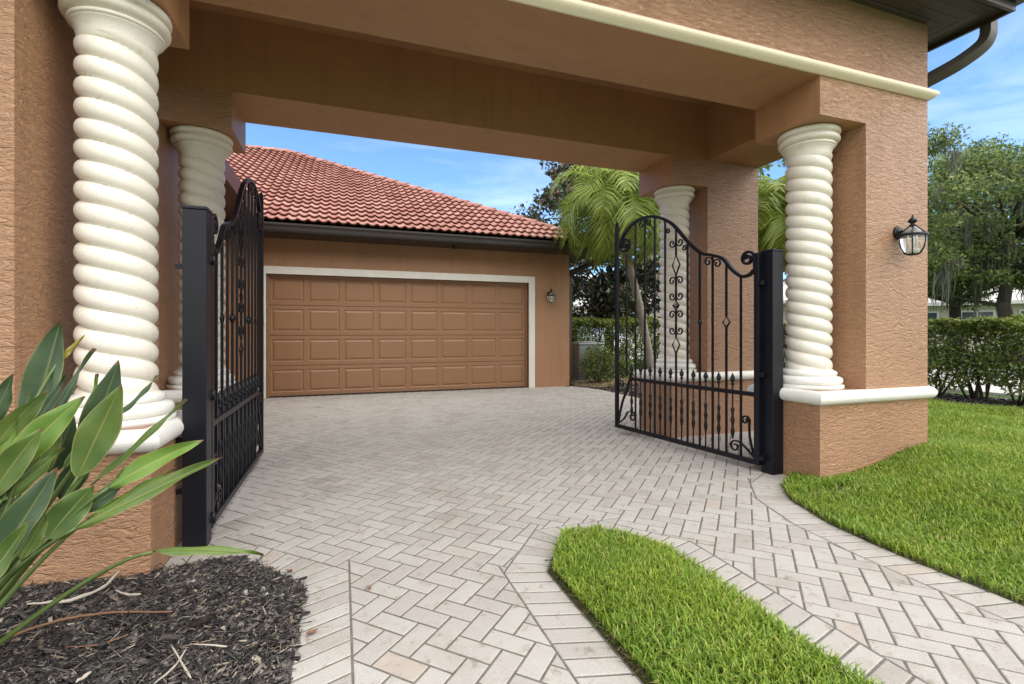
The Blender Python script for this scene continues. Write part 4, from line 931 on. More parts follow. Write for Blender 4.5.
# ------------------------------------------------------------------ twigs lying on the mulch
def twig(pts, r, mat, label):
    P = [Vector(p) for p in pts]; Q = []
    for i in range(len(P)-1):
        p0, p1, p2, p3 = P[max(0, i-1)], P[i], P[i+1], P[min(len(P)-1, i+2)]
        for k in range(5):
            t = k/5; Q.append(0.5*((2*p1)+(p2-p0)*t+(2*p0-5*p1+4*p2-p3)*t*t+(3*p1-p0-3*p2+p3)*t**3)+Vector((0, 0, random.uniform(-1, 1)*r*0.3)))
    Q.append(P[-1]); n = len(Q)
    mb = MB(); fl = 1.0 if 'thick' in label or 'stubby' in label else 0.6
    mb.tube(Q, [r*fl*(0.35+0.8*math.sin(PI*(0.08+0.86*i/n)))*random.uniform(0.75, 1.25) for i in range(n)], 6)
    o = mb.build('twig', mat); c = Vector(Q[0]); o.location = c
    for v in o.data.vertices: v.co -= c
    tag(o, label, 'twig', 'dry twigs on the mulch')
#<TWIGS
twig([(-1.168, 2.17, 0.068), (-1.133, 2.203, 0.068), (-0.999, 2.282, 0.068), (-0.825, 2.272, 0.068), (-0.62, 2.208, 0.068)], 0.0080, M['twig_brown'], 'long reddish brown stalk lying across the mulch')
twig([(-1.181, 2.459, 0.068), (-1.035, 2.439, 0.068), (-0.956, 2.517, 0.068), (-0.951, 2.671, 0.068)], 0.0100, M['twig_pale'], 'broad pale dried strip curving up to the pier base')
twig([(-0.897, 2.471, 0.068), (-0.835, 2.412, 0.068), (-0.782, 2.397, 0.068)], 0.0070, M['twig_pale'], 'short pale curled strip near the pier corner')
twig([(-0.544, 1.771, 0.068), (-0.511, 1.84, 0.068), (-0.501, 1.931, 0.068)], 0.0050, M['twig_pale'], 'pale twig slanting up from the bottom edge of the photo, crossing another')
twig([(-0.558, 1.976, 0.068), (-0.445, 1.764, 0.068)], 0.0050, M['twig_pale'], 'straight pale twig leaning down to the right across another')
twig([(-0.483, 1.952, 0.068), (-0.372, 1.899, 0.068)], 0.0050, M['twig_pale'], 'thin level pale twig toward the right of the mulch')
twig([(-0.897, 2.08, 0.068), (-0.791, 2.06, 0.068), (-0.723, 2.09, 0.068)], 0.0040, M['twig_brown'], 'thin dark brown twig below the long reddish stalk')
twig([(-0.606, 2.018, 0.068), (-0.585, 2.029, 0.068), (-0.549, 2.01, 0.068)], 0.0090, M['bark'], 'stubby grey bark piece in the middle of the mulch')
twig([(-0.775, 1.861, 0.068), (-0.753, 1.9, 0.068)], 0.0080, M['twig_pale'], 'short tan splinter at the bottom left of the mulch')
twig([(-0.529, 2.084, 0.068), (-0.463, 2.107, 0.068)], 0.0130, M['mulch'], 'thick black bark lump in the middle of the mulch')
#>TWIGS

# ------------------------------------------------------------------ bird of paradise plant
bop = empty('bird_of_paradise_plant', 'broad-leaved bird of paradise plant leaning from the mulch bed at left', 'plant', (-1.25, 1.95, 0.03)); bo = Vector((1.25, -1.95, -0.03))
def bop_leaf(base, tip, width, mat, fold=0.35, sag=0.04, roll=0.0, root=None, stalk=True, curl=0.0):
    base, tip = Vector(base), Vector(tip); root = Vector(root) if root else Vector((-1.25+random.uniform(-.08, .08), 1.95+random.uniform(-.1, .1), 0.02))
    ax = tip-base; ln = ax.length; ax.normalize()
    view = (Vector((0, 0, 1.15))-(base+tip)/2).normalized()          # the broad side, turned by roll about the midrib
    side = ax.cross(view).normalized(); nr = side.cross(ax).normalized()
    side, nr = side*math.cos(roll)+nr*math.sin(roll), nr*math.cos(roll)-side*math.sin(roll)
    tw = random.uniform(-0.55, 0.55); side0, nr0 = side, nr; bend = random.uniform(-0.05, 0.03)*ln; n, m = 20, 5; V = []; F = []; ac = []; al = []
    for i in range(n+1):
        t = i/n
        wv = width*0.5*0.84*(math.sin(PI*min(1, t**0.80*0.985+0.015))**0.85)*(1-0.12*t)*(1+0.05*math.sin(t*9+width*200))
        if i == n: wv = 0.0006
        ra = tw*(t-0.5); side, nr = side0*math.cos(ra)+nr0*math.sin(ra), nr0*math.cos(ra)-side0*math.sin(ra)
        c = base.lerp(tip, t)+nr0*(bend*4*t*(1-t))+Vector((0, 0, -1))*sag*(4*t*(1-t))*-1*0.5+nr*(curl*math.sin(PI*t))
        for j in range(-m, m+1):
            q = j/m; wob = (0.0045*math.sin(t*15+(2 if q > 0 else 0)+width*99)+0.010*math.sin(t*5+width*50))*q*q-0.35*wv*abs(q)**3*(0.5+0.5*math.sin(width*333))
            V.append(c+side*(wv*q*math.cos(fold))+nr*(abs(q)*wv*math.sin(fold)+wob)); ac.append(abs(q)); al.append(t)
    k = 2*m+1
    for i in range(n):
        for j in range(2*m): F.append((i*k+j, i*k+j+1, (i+1)*k+j+1, (i+1)*k+j))
    nb = len(V); mb = MB(); mb.add(V, F, True, 0)
    if stalk:
        mid = root.lerp(base, 0.55)+Vector((random.uniform(-.03, .03), random.uniform(-.03, .03), 0.05)); pts = []
        c1 = base-ax*0.12
        for i in range(13):
            t = i/12; pts.append((1-t)**3*root+3*(1-t)**2*t*mid.lerp(root, 0.35)+3*(1-t)*t*t*c1.lerp(mid, 0.15)+t**3*base)
        mb.tube(pts, [0.011-0.006*i/12 for i in range(13)], 8, mi=1)
    mb.tube([base+ax*(-0.01)+nr*-0.003, base+ax*ln*0.5+nr*-0.002+Vector((0, 0, sag*0.5))*1.0, base+ax*ln*0.55+nr*-0.002+Vector((0, 0, sag*0.5))*1.0], [0.005, 0.002, 0.001], 6, mi=1) if False else None
    me_o = mb.build('leaf', [mat, M['stem']], bop); me_o.location = bo
    nv = len(me_o.data.vertices)
    for nm, arr in (('across', ac), ('along', al)):
        at = me_o.data.attributes.new(nm, 'FLOAT', 'POINT'); full = np.full(nv, 0.5, dtype=np.float32); full[:nb] = arr; at.data.foreach_set('value', full)
    return me_o
#<LEAVES
bop_leaf((-1.032, 2.122, 0.787), (-0.909, 2.142, 1.008), 0.056, M['bop_dark'], 0.40, 0.000, 0.60)
bop_leaf((-0.918, 2.124, 0.666), (-0.798, 2.124, 0.899), 0.064, M['bop_mid'], 0.50, 0.000, 0.70)
bop_leaf((-0.787, 2.036, 0.739), (-0.743, 2.063, 0.94), 0.048, M['bop_light'], 0.50, 0.000, 0.80)
bop_leaf((-0.991, 1.938, 0.63), (-0.837, 1.947, 0.777), 0.063, M['bop_mid'], 0.40, 0.010, 0.50)
bop_leaf((-0.74, 2.061, 0.638), (-0.649, 2.072, 0.719), 0.035, M['bop_mid'], 0.50, 0.000, 0.80)
bop_leaf((-0.79, 1.973, 0.53), (-0.554, 2.018, 0.661), 0.048, M['bop_light'], 0.50, 0.010, 0.80)
bop_leaf((-1.026, 1.95, 0.708), (-0.964, 1.971, 0.886), 0.056, M['bop_light'], 0.40, 0.000, 0.50)
bop_leaf((-1.08, 2.329, 0.816), (-1.078, 2.371, 1.072), 0.054, M['bop_mid'], 0.50, 0.000, 0.80)
bop_leaf((-0.907, 1.855, 0.468), (-0.851, 1.889, 0.63), 0.061, M['bop_mid'], 0.40, 0.000, 0.50)
bop_leaf((-1.091, 2.291, 0.779), (-1.016, 2.328, 1.192), 0.189, M['bop_dark'], 0.55, 0.000, 0.50)
bop_leaf((-1.016, 2.18, 0.724), (-0.857, 2.209, 1.087), 0.062, M['bop_dark'], 0.50, 0.020, 0.90)
bop_leaf((-1.015, 2.307, 1.036), (-0.939, 2.322, 1.142), 0.023, M['bop_yellow'], 0.20, 0.000, 0.00)
bop_leaf((-0.831, 2.009, 0.669), (-0.704, 1.985, 0.971), 0.141, M['bop_mid'], 0.25, 0.010, 0.15)
bop_leaf((-0.882, 2.175, 0.715), (-0.771, 2.157, 1.047), 0.146, M['bop_dark'], 0.30, 0.000, -0.30)
bop_leaf((-0.773, 2.073, 0.824), (-0.636, 2.11, 0.989), 0.039, M['bop_dark'], 0.50, 0.000, 1.00)
bop_leaf((-0.987, 1.957, 0.718), (-0.802, 1.977, 0.939), 0.116, M['bop_light'], 0.30, 0.020, 0.20)
bop_leaf((-1.02, 1.948, 0.785), (-0.891, 1.966, 0.96), 0.088, M['bop_mid'], 0.35, 0.020, -0.30)
bop_leaf((-1.018, 1.926, 0.637), (-0.886, 1.922, 0.849), 0.105, M['bop_mid'], 0.30, 0.020, 0.20)
bop_leaf((-0.958, 1.841, 0.477), (-0.823, 1.857, 0.735), 0.126, M['bop_dark'], 0.35, 0.000, 0.40)
bop_leaf((-0.886, 1.954, 0.492), (-0.774, 1.968, 0.642), 0.130, M['bop_mid'], 0.25, 0.010, 0.10)
bop_leaf((-0.806, 2.042, 0.623), (-0.55, 2.143, 0.892), 0.054, M['bop_mid'], 0.60, 0.010, 0.90)
bop_leaf((-0.736, 1.976, 0.629), (-0.466, 2.008, 0.763), 0.090, M['bop_light'], 0.30, 0.020, 0.30)
bop_leaf((-0.806, 1.936, 0.52), (-0.402, 1.985, 0.702), 0.082, M['bop_mid'], 0.50, 0.020, 0.60)
bop_leaf((-0.815, 1.982, 0.556), (-0.671, 1.995, 0.65), 0.074, M['bop_dark'], 0.30, 0.000, 0.50)
bop_leaf((-0.609, 1.973, 0.397), (-0.26, 1.914, 0.356), 0.059, M['bop_mid'], 0.50, 0.025, 0.70)
bop_leaf((-0.852, 2.143, 0.763), (-0.84, 2.182, 0.996), 0.054, M['bop_light'], 0.50, 0.000, 0.70)
bop_leaf((-1.01, 2.241, 0.629), (-0.937, 2.237, 0.842), 0.111, M['bop_dark'], 0.30, 0.000, -0.30)
bop_leaf((-1.052, 2.086, 0.773), (-1.0, 2.11, 0.938), 0.044, M['bop_light'], 0.50, 0.000, 0.80)
bop_leaf((-1.087, 2.056, 0.831), (-1.033, 2.08, 1.01), 0.073, M['bop_dark'], 0.30, 0.000, 0.20)
bop_leaf((-1.037, 2.166, 0.631), (-0.943, 2.154, 0.838), 0.120, M['bop_mid'], 0.30, 0.000, 0.30)
bop_leaf((-0.921, 2.104, 0.568), (-0.839, 2.096, 0.75), 0.105, M['bop_dark'], 0.30, 0.000, -0.20)
bop_leaf((-1.055, 1.96, 0.569), (-0.945, 1.943, 0.774), 0.112, M['bop_dark'], 0.30, 0.000, 0.30)
bop_leaf((-0.951, 1.945, 0.561), (-0.874, 1.949, 0.658), 0.082, M['bop_dark'], 0.35, 0.000, -0.40)
bop_leaf((-0.983, 1.787, 0.398), (-0.861, 1.807, 0.6), 0.086, M['bop_mid'], 0.40, 0.000, 0.50)
bop_leaf((-1.133, 1.935, 0.737), (-1.055, 1.96, 1.002), 0.122, M['bop_mid'], 0.30, 0.000, 0.20)
bop_leaf((-1.148, 1.887, 0.55), (-1.04, 1.849, 0.838), 0.115, M['bop_dark'], 0.30, 0.000, 0.20)
#>LEAVES

# ------------------------------------------------------------------ trees, hedges
def limb_path(a, b, rng, bend=0.15, n=6):
    a, b = Vector(a), Vector(b); d = b-a; off_ = Vector(rng.normal(0, bend*d.length, 3)); 
    return [a+d*t+off_*math.sin(PI*t)*0.6+Vector((0, 0, 1))*d.length*0.10*math.sin(PI*t) for t in [i/n for i in range(n+1)]]
def tree(name, label, cat, loc, trunk, clumps, leaf_len, leaf_w, per, mat, bark, seed, group=None, trunk_r=0.25, spread=(0.8, 0.8, 0.45), up=0.3, droop=0.1, moss=0):
    """trunk: local polyline; clumps: (x,y,z,scale) local centres of the leaf clumps"""
    rng = np.random.default_rng(seed)
    root = empty(name, label, cat, loc, 0, group)
    mb = MB(); k = len(trunk); mb.tube(trunk, [trunk_r*(1.25 if i == 0 else 1.0)*(1-0.55*i/(k-1)) for i in range(k)], 10)
    T = [Vector(p) for p in trunk]
    for cxx, cyy, czz, s in clumps:
        c = Vector((cxx, cyy, czz))
        st = min(T[len(T)//2:], key=lambda p: (p-c).length+max(0, p.z-c.z)*2)
        p = limb_path(st, c, rng); mb.tube(p, [trunk_r*0.30*(1-0.85*i/(len(p)-1)) for i in range(len(p))], 6)
    mb.build('trunk', bark, root)
    P = []
    for cxx, cyy, czz, s in clumps:
        n = int(per*s*s); ss = np.array(spread)*s
        q = rng.normal(0, 1, (n, 3)); q = unit(q)*(rng.uniform(0.0, 1, (n, 1))**0.45)*rng.uniform(0.75, 1.2, (n, 1))
        P.append(np.array([[cxx, cyy, czz]])+q*ss)
    P = np.concatenate(P)
    global RNG; RNG = rng
    v, f = leaf_verts(P, leaf_len, leaf_w, up, droop); np_mesh('crown', v, 3, mat, root, faces=f)
    if moss:
        V = []
        for _ in range(moss):
            cxx, cyy, czz, s = clumps[rng.integers(len(clumps))]
            b = np.array([cxx, cyy, czz])+rng.normal(0, 0.45, 3)*np.array(spread)*s; ln0 = rng.uniform(0.35, 1.7)
            for _s in range(int(8+ln0*12)):
                o = b+rng.normal(0, 1, 3)*np.array([0.10, 0.10, 0.05]); ln = ln0*rng.uniform(0.3, 1.0); a = rng.uniform(0, 2*PI); wd = 0.022
                d = np.array([math.cos(a), math.sin(a), 0])*wd; j = rng.normal(0, 0.06, 3); j[2] = 0
                e = o+np.array([0, 0, -ln])+j*0.5; mm = o+np.array([0, 0, -ln*0.55])+j
                V += [o-d, o+d, mm+d*0.8, mm-d*0.8, mm-d*0.8, mm+d*0.8, e+d*0.15, e-d*0.15]
        np_mesh('hanging_moss', np.array(V), 4, M['moss'], root)['kind'] = 'stuff'
    return root
def crown_clumps(c, r, n, rng, smin=0.7, smax=1.2, shell=0.55, zmin=None):
    out = []
    while len(out) < n:
        q = rng.normal(0, 1, 3); q /= np.linalg.norm(q); q = q*(shell+(1-shell)*rng.uniform()**0.5) if rng.uniform() < 0.8 else q*rng.uniform()
        p = np.array(c)+q*np.array(r)
        if zmin is not None and p[2] < zmin: continue
        out.append((p[0], p[1], p[2], rng.uniform(smin, smax)))
    return out
#<TREES
rg = np.random.default_rng(21)
tree('oak_tree', 'large live oak hung with grey moss, with the thickest trunk, behind the clipped hedge', 'tree', (24.8, 11.4, 0.0),
     [(0, 0, -0.1), (0.05, 0.1, 1.0), (-0.05, 0.3, 2.2), (0.1, 0.2, 3.4), (0.3, 0.2, 4.8)], crown_clumps((0, 0.2, 5.6), (5.2, 4.6, 3.2), 46, rg, 0.7, 1.2, zmin=2.8)+crown_clumps((0, 0, 3.9), (4.6, 4.2, 0.9), 34, rg, 0.6, 0.95, zmin=2.9),
     0.19, 0.075, 620, M['oak'], M['bark'], 31, 'oaks across the street', 0.30, (1.15, 1.15, 0.6), moss=110)
tree('oak_tree', 'live oak with a slimmer trunk standing further back, left of the thick oak', 'tree', (29.1, 15.6, 0.0),
     [(0, 0, -0.1), (0.0, 0, 1.2), (0.1, 0.1, 2.6), (-0.1, 0.2, 4.0), (0.0, 0.3, 6.0)], crown_clumps((-0.5, 0.6, 6.9), (5.6, 5.2, 4.6), 56, rg, 0.7, 1.25, zmin=2.6)+crown_clumps((-0.5, 0, 4.1), (5.2, 4.6, 0.9), 38, rg, 0.65, 1.05, zmin=2.9),
     0.22, 0.085, 560, M['oak'], M['bark'], 32, 'oaks across the street', 0.30, (1.2, 1.2, 0.65), moss=90)
tree('oak_tree', 'oak whose dark crown shows above the palm between the right piers', 'tree', (17.5, 16.5, 0.0),
     [(0, 0, -0.1), (0.1, 0, 1.5), (0, 0.1, 3.0), (0.1, 0.1, 5.0)], crown_clumps((0, 0, 6.6), (4.0, 4.0, 2.8), 34, rg, 0.9, 1.3),
     0.24, 0.10, 420, M['oak'], M['bark'], 33, 'oaks across the street', 0.28, (1.1, 1.1, 0.6), moss=10)
tree('magnolia_tree', 'dark glossy magnolia with brown leaf undersides behind the garage corner', 'tree', (7.1, 12.0, 0.0),
     [(0, 0, -0.1), (0.03, 0.0, 1.2), (0.0, 0.05, 2.2), (0.08, 0, 3.4), (0.0, 0.1, 4.8)], crown_clumps((0.1, 0.3, 4.1), (2.5, 1.9, 2.9), 84, rg, 0.55, 0.9, zmin=1.3)+crown_clumps((0.0, -0.3, 2.5), (2.3, 1.5, 1.1), 34, rg, 0.55, 0.85, shell=0.1),
     0.18, 0.08, 300, M['magnolia'], M['bark'], 34, None, 0.13, (0.75, 0.75, 0.5), 0.2, 0.1)

def hedge(name, label, x0, x1, y0, y1, z0, z1, n, leaf, seed, group, zstem=0.3, dens_low=0.35):
    global RNG
    rng = np.random.default_rng(seed); RNG = rng
    root = empty(name, label, 'hedge', ((x0+x1)/2, (y0+y1)/2, z0), 0, group); o = np.array([(x0+x1)/2, (y0+y1)/2, z0])
    lx, ly = x1-x0, y1-y0; hgt = z1-z0
    p = rng.uniform(0, 1, (n, 3)); 
    # most leaves sit near the clipped faces
    q = p.copy(); k = rng.integers(0, 5, n); dep = np.abs(rng.normal(0, 0.055, n))
    X = q[:, 0]*lx; Y = q[:, 1]*ly; Z = zstem+q[:, 2]*(hgt-zstem)
    X = np.where(k == 0, dep, X); X = np.where(k == 1, lx-dep, X); Y = np.where((k == 2), np.where(rng.uniform(size=n) < .5, dep, ly-dep), Y); Z = np.where(k >= 3, hgt-dep*0.7, Z)
    big = 0.045*np.sin(X*3.1+Y*4.7)+0.03*np.sin(Y*9.3+Z*8)+0.03*np.sin(X*11+1)
    Z = Z+np.where(k >= 3, big, 0)+rng.normal(0, 0.015, n); X = X+np.where(k < 2, big, 0); Y = Y+np.where(k == 2, big, 0)
    keep = (Z > zstem+0.10*np.sin(X*6+Y*5)) & ((np.sin(X*7.3+Y*6.1+2)*np.sin(Z*9.1+Y*3.3) > -0.72) | (rng.uniform(size=n) < 0.25))
    P = np.stack([X, Y, Z], 1)[keep]-np.array([lx/2, ly/2, 0])
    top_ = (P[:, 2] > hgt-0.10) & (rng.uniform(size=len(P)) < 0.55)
    v, f = leaf_verts(P[~top_], leaf, leaf*0.5, 0.25, 0.0); np_mesh('foliage', v, 3, M['hedge'], root, faces=f)
    v, f = leaf_verts(P[top_]+np.array([[0, 0, 0.02]]), leaf, leaf*0.5, 0.25, 0.0); np_mesh('lit_top', v, 3, M['lit_top'], root, faces=f)  # top leaves take the colour with the light painted in
    # stray shoots above the top
    mb = MB()
    for i in range(int(max(lx, ly)/0.33)):
        t = (i+0.5+rng.uniform(-.25, .25))*0.33; b = Vector((rng.uniform(0.3, 0.7)*lx, t, 0)) if ly > lx else Vector((t, rng.uniform(0.3, 0.7)*ly, 0))
        for _ in range(5):
            a = rng.uniform(0, 2*PI); e = b+Vector((math.cos(a)*rng.uniform(.1, .38), math.sin(a)*rng.uniform(.1, .38), hgt*rng.uniform(.6, .9)))
            pth = limb_path(b+Vector((rng.uniform(-.05, .05), rng.uniform(-.05, .05), -0.03)), e, rng, 0.12, 5); c_ = Vector((lx/2, ly/2, 0))
            mb.tube([q_-c_ for q_ in pth], [0.016*(1-0.12*j) for j in range(6)], 5)
    mb.build('stems', M['bark'], root)
    return root
hedge('hedge', 'clipped green hedge with bare lower stems at the far side of the right lawn', 7.95, 8.75, 1.2, 8.6, 0.19, 1.25, 85000, 0.062, 41, 'clipped hedges', 0.17)
hedge('hedge', 'taller green hedge behind the grey utility unit and the open gate', 5.2, 8.6, 10.5, 11.3, 0.0, 1.42, 62000, 0.066, 42, 'clipped hedges', 0.2)
def shrub(label, loc, r, n, leaf, seed, mat='hedge'):
    global RNG
    RNG = np.random.default_rng(seed); root = empty('shrub', label, 'shrub', loc, 0)
    q = unit(RNG.normal(0, 1, (n, 3)))*(RNG.uniform(0.1, 1, (n, 1))**0.5)*np.array(r)+np.array([0, 0, r[2]*0.95]); q = q[q[:, 2] > 0.06]
    v, f = leaf_verts(q, leaf, leaf*0.45, 0.3, 0.0); np_mesh('foliage', v, 3, M[mat], root, faces=f)
    mb = MB(); rr = np.random.default_rng(seed)
    for _ in range(9):
        a = rr.uniform(0, 2*PI); mb.tube(limb_path((0, 0, -0.03), (math.cos(a)*r[0]*0.7, math.sin(a)*r[1]*0.7, r[2]*rr.uniform(1.0, 1.7)), rr, 0.1, 4), [0.012, 0.010, 0.008, 0.006, 0.004], 5)
    mb.build('stems', M['bark'], root); return root
shrub('small loose shrub in dry straw in front of the grey utility unit', (5.25, 9.30, 0.0), (0.46, 0.30, 0.46), 3000, 0.06, 51)
shrub('low leafy shrub at the foot of the tall hedge behind the open gate', (6.15, 9.95, 0.0), (0.42, 0.30, 0.32), 1800, 0.065, 52)

#>TREES

# ------------------------------------------------------------------ palms
def palm(name, label, loc, trunk, r, nf, flen, seed, group, el=(-0.5, 1.2)):
    rng = np.random.default_rng(seed); root = empty(name, label, 'palm', loc, 0, group)
    mb = MB(); k = len(trunk); P = []
    for i in range(k-1):
        a, b = Vector(trunk[i]), Vector(trunk[i+1]); m = max(2, int((b-a).length/0.06))
        P += [a.lerp(b, t/m) for t in range(m)]
    P.append(Vector(trunk[-1])); mb.tube(P, [r*(1+0.12*(i % 2))*(1.25-0.25*min(1, i/6)) for i in range(len(P))], 10); mb.build('trunk', M['pale_bark'], root)
    top = Vector(trunk[-1])
    for i in range(nf):
        az = 2*PI*(i*0.618034)+rng.uniform(-.2, .2); t = i/(nf-1); e0 = el[1]*(1-t)+el[0]*t+rng.uniform(-.12, .12); ln = flen*rng.uniform(0.85, 1.12)
        n = 22; pts = []; p = top.copy(); e = e0+0.25
        for q in range(n+1):
            pts.append(p.copy()); st = ln/n; p = p+Vector((math.cos(az)*math.cos(e), math.sin(az)*math.cos(e), math.sin(e)))*st; e -= (0.075+0.035*(1-abs(e0)/1.5))*(1+q/n*0.6)*1.1
        mb = MB(); mb.tube(pts, [0.010*(1-0.85*q/n)+0.001 for q in range(n+1)], 5)
        for q in range(3, n+1):
            tg = (pts[q]-pts[q-1]).normalized(); sd_ = tg.cross(Vector((0, 0, 1))).normalized() if abs(tg.z) < 0.98 else Vector((math.sin(az), -math.cos(az), 0)); up_ = sd_.cross(tg)
            ll = flen*0.34*math.sin(PI*min(1, 0.18+0.80*q/n))**0.7+0.03
            for s_ in (-1, 1):
                for h_ in (0.0, 0.33, 0.66):
                    o = pts[q-1].lerp(pts[q], h_); dr_ = (sd_*s_*0.85+tg*0.62+up_*rng.uniform(0.0, 0.35)).normalized()
                    wv = up_.cross(dr_).normalized()*0.011; mid = o+dr_*ll*0.5; end = o+dr_*ll*rng.uniform(0.85, 1.1)+Vector((0, 0, -ll*rng.uniform(0.18, 0.5)))
                    mb.add([o-wv*0.5, o+wv*0.5, mid+wv, mid-wv, end], [(0, 1, 2, 3), (3, 2, 4)])
        fo = mb.build('frond', M['palm'], root)
    return root
#<PALMS
palm('palm_tree', 'leaning slender palm beside the garage corner, a frond over the roof edge', (6.0, 8.35, 0.0), [(0, 0, -0.05), (-0.12, 0, 0.7), (-0.36, -0.05, 1.6), (-0.74, -0.2, 2.5), (-1.12, -0.38, 3.55)], 0.07, 32, 1.65, 61, 'slender garden palms', (-0.3, 1.2))
palm('palm_tree', 'upright palm seen through the gap between the two right piers', (5.9, 5.45, 0.02), [(0, 0, -0.05), (0.03, 0, 0.9), (0.0, 0.03, 1.8), (0.0, 0.0, 2.75)], 0.08, 30, 1.3, 62, 'slender garden palms', (-0.3, 1.2))

#>PALMS
#<EXTRAS
# bed right of the driveway
bedr = [(4.89, 6.6), (4.89, 8.46), (4.79, 8.97), (4.60, 9.30), (4.60, 10.6), (9.0, 10.6), (9.0, 6.6)]
def bz(x, y): return -0.01+0.03*np.clip((x-4.9)/0.3, 0, 1)+0.01*np.sin(x*7)*np.sin(y*8)
struct(sheet('side_bed', 4.55, 9.0, 6.6, 11.6, 0.12, bz, M['mulch'], lambda x, y: in_poly((x, y), bedr) or y > 10.5))
pts = scatter(bedr, 4.6, 8.0, 6.6, 10.5, 900, np.random.default_rng(8), bz)
tag(chips('bark_mulch', pts, 0.05, 0.014, M['chips'], 6), 'dark bark mulch in the planting bed beside the driveway behind the gate', 'mulch', kind='stuff')
strawp = [(4.70, 9.30), (4.95, 8.62), (5.6, 8.9), (6.6, 9.2), (7.2, 9.6), (7.2, 10.3), (4.70, 10.3)]
pts = scatter(strawp, 4.6, 7.3, 8.5, 10.4, 1300, np.random.default_rng(9), lambda x, y: bz(x, y)+0.02)
tag(chips('dry_straw', pts, 0.11, 0.010, M['straw'], 7), 'pale dry straw around the shrubs by the garage corner', 'straw', kind='stuff')
# mulch under the right hedge
hp_ = [(7.62, 1.0), (7.62, 8.8), (9.0, 8.8), (9.0, 1.0)]
struct(sheet('hedge_bed', 7.6, 9.0, 1.0, 8.8, 0.1, lambda x, y: 0.185+0.012*np.sin(x*9)*np.sin(y*7), M['mulch'], lambda x, y: True))
pts = scatter(hp_, 7.62, 8.9, 1.2, 8.6, 700, np.random.default_rng(10), lambda x, y: 0.19+0*x)
tag(chips('bark_mulch', pts, 0.05, 0.014, M['chips'], 8), 'dark bark mulch under the clipped hedge on the right', 'mulch', kind='stuff')
# street and verges
mb = MB(); mb.box(9.0, 10.0, -40, 90, -0.05, 0.13); struct(mb.build('verge', M['ground']))
mb = MB(); mb.box(10.0, 15.8, -40, 90, -0.05, 0.10); struct(mb.build('street', M['concrete']))
mb = MB(); mb.box(9.85, 10.0, -40, 90, 0.131, 0.18); mb.box(15.8, 15.95, -40, 90, -0.05, 0.18); struct(mb.build('kerb', M['concrete']))
# utility unit beside the garage
ac = empty('utility_unit', 'grey louvred utility unit between the garage corner and the hedge', 'utility unit', (5.32, 10.05, 0.0))
mb = MB(); mb.box(-0.36, 0.36, -0.36, 0.36, -0.02, 0.06, cham=0.01); mb.build('pad', M['concrete'], ac)
mb = MB(); mb.box(-0.30, 0.30, -0.31, 0.31, 0.06, 0.86, cham=0.02)
for k in range(17):
    z = 0.12+k*0.042
    mb.box(-0.315, 0.315, -0.325, 0.325, z, z+0.016)
mb.build('cabinet', M['plastic'], ac)
mb = MB(); mb.box(-0.325, 0.325, -0.335, 0.335, 0.86, 0.905, cham=0.015); mb.lathe([(0.22, 0.906), (0.24, 0.906), (0.24, 0.93), (0.22, 0.93)], n=28); mb.build('lid', M['plastic'], ac)
# parked car: side profile lofted across the width
def car(loc, rotz, label):
    g = empty('parked_car', label, 'car', loc, rotz)
    prof = [(-2.25, 0.35), (-2.28, 0.62), (-2.2, 0.80), (-1.9, 0.93), (-1.2, 1.0), (-0.45, 1.04)]
    low = [(-2.25, 0.30), (-2.28, 0.60), (-2.20, 0.82), (-1.2, 1.0), (1.35, 1.02), (2.05, 0.96), (2.2, 0.75), (2.22, 0.40), (2.1, 0.28), (-2.1, 0.26)]
    def loft(poly, secs):
        mb = MB(); n = len(poly); V = []; F = []
        for y, sxx, szz, z0 in secs: V += [(x*sxx, y, z0+(z-z0)*szz) for x, z in poly]
        for i in range(len(secs)-1): F += [(i*n+j, i*n+(j+1) % n, (i+1)*n+(j+1) % n, (i+1)*n+j) for j in range(n)]
        F += [tuple(range(n-1, -1, -1)), tuple((len(secs)-1)*n+j for j in range(n))]; mb.add(V, F, False); return mb
    o = loft(low, [(-0.90, 0.97, 0.9, 0.6), (-0.86, 1, 1, 0.6), (0.86, 1, 1, 0.6), (0.90, 0.97, 0.9, 0.6)]).build('body', M['carpaint'], g)
    cab = [(-1.05, 1.0), (-0.35, 1.36), (0.05, 1.46), (0.65, 1.47), (1.15, 1.40), (1.75, 1.0)]
    loft(cab, [(-0.80, 1, 1, 1), (-0.66, 0.93, 0.98, 1), (0.66, 0.93, 0.98, 1), (0.80, 1, 1, 1)]).build('windows', M['window'], g)
    roof = [(-0.36, 1.37), (0.05, 1.472), (0.65, 1.482), (1.16, 1.41), (1.1, 1.38), (0.6, 1.44), (0.1, 1.43)]
    loft(roof, [(-0.72, 0.99, 1, 1), (0.72, 0.99, 1, 1)]).build('roof', M['carpaint'], g)
    for x in (-1.42, 1.38):
        for y in (-0.82, 0.82):
            mb = MB(); mb.tube([(x, y-0.1, 0.33), (x, y+0.1, 0.33)], 0.33, 24); wh = mb.build('wheel', M['rubber'], g)
            mb = MB(); s_ = 1 if y > 0 else -1; mb.tube([(x, y+0.09*s_, 0.33), (x, y+0.112*s_, 0.33)], 0.21, 20); mb.build('rim', M['steel'], wh)
    return g
car((10.9, 20.3, 0.10), R(98), 'white car parked on the street behind the tall hedge')
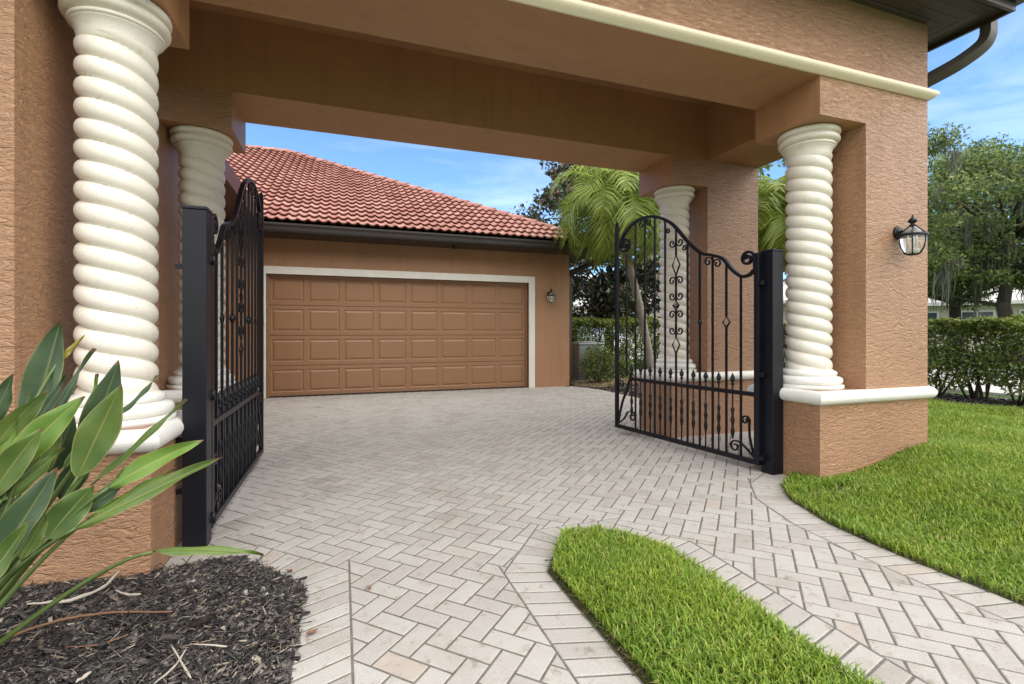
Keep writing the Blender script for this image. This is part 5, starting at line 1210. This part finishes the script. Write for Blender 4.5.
# neighbouring houses
def far_house(label, loc, rotz, w_, d_, h_, rise, wins, group):
    g = empty('neighbour_house', label, 'house', loc, rotz, group)
    mb = MB(); mb.box(-w_/2, w_/2, -d_/2, d_/2, -0.2, h_); mb.build('wall', M['house_pale'], g)
    e = 0.6; mb = MB(); a, b = w_/2+e, d_/2+e; r_ = a-b
    mb.add([(-a, -b, h_), (a, -b, h_), (a, b, h_), (-a, b, h_), (-r_, 0, h_+rise), (r_, 0, h_+rise)], [(0, 1, 5, 4), (1, 2, 5), (2, 3, 4, 5), (3, 0, 4), (3, 2, 1, 0)]); mb.build('roof', M['roof_grey'], g)
    mb = MB(); mb.sweep([(-a, -b), (a, -b), (a, b), (-a, b)], [(0, h_-0.16), (0.06, h_-0.16), (0.06, h_+0.04), (0, h_+0.04)], closed=True); mb.build('fascia', M['white_paint'], g)
    for x, z0, z1, ww in wins:
        mb = MB(); y = -d_/2
        mb.box(x-ww/2-0.1, x+ww/2+0.1, y-0.05, y-0.003, z0-0.1, z0); mb.box(x-ww/2-0.1, x+ww/2+0.1, y-0.05, y-0.003, z1, z1+0.1); mb.box(x-ww/2-0.1, x-ww/2, y-0.05, y-0.003, z0, z1); mb.box(x+ww/2, x+ww/2+0.1, y-0.05, y-0.003, z0, z1)
        mb.box(x-0.025, x+0.025, y-0.045, y-0.003, z0, z1)
        for k in (1, 2): zz = z0+(z1-z0)*k/3; mb.box(x-ww/2, x+ww/2, y-0.04, y-0.004, zz-0.02, zz+0.02)
        fr = mb.build('window', M['white_paint'], g)
        mb = MB(); mb.box(x-ww/2, x+ww/2, y-0.02, y-0.002, z0, z1); mb.build('pane', M['window'], fr)
far_house('pale house with white framed windows behind the oaks on the right', (41.0, 23.0, 0.1), math.atan2(23.0, 41.0)-PI/2, 30, 10, 2.9, 2.6, [(-6+2.6*k, 0.9, 2.3, 1.4) for k in range(7)], 'pale houses across the street')
far_house('pale house glimpsed through the magnolia behind the tall hedge', (21.0, 33.0, 0.1), math.atan2(33.0, 21.0)-PI/2, 20, 10, 3.0, 2.6, [(-6+3*k, 0.9, 2.3, 1.4) for k in range(5)], 'pale houses across the street')

# small fallen leaves on the pavers
def fallen_leaf(x, y, ln, a, label):
    mb = MB(); n = 8; V = []; F = []
    for i in range(n+1):
        t = i/n; wv = ln*0.24*math.sin(PI*min(1, t**0.8))
        for q in (-1, 0, 1): V.append(((t-0.5)*ln, q*wv, 0.002+0.010*abs(q)*math.sin(PI*t)+0.012*(t-0.5)**2*4))
    for i in range(n):
        for q in range(2): F.append((i*3+q, i*3+q+1, i*3+4+q, i*3+3+q))
    mb.add(V, F, True); o = mb.build('fallen_leaf', M['twig_brown']); o.location = (x, y, 0.002); o.rotation_euler = (0, 0, a)
    tag(o, label, 'leaf', 'small fallen leaves on the pavers')
fallen_leaf(-0.105, 1.99, 0.05, 0.4, 'small brown fallen leaf on the border bricks beside the mulch')
fallen_leaf(0.115, 2.25, 0.035, 1.9, 'tiny fallen leaf on the herringbone pavers near the cut corner of the border')
fallen_leaf(-0.235, 2.535, 0.04, 2.6, 'small curled leaf on the pavers at the angled corner of the mulch bed')

#>EXTRAS
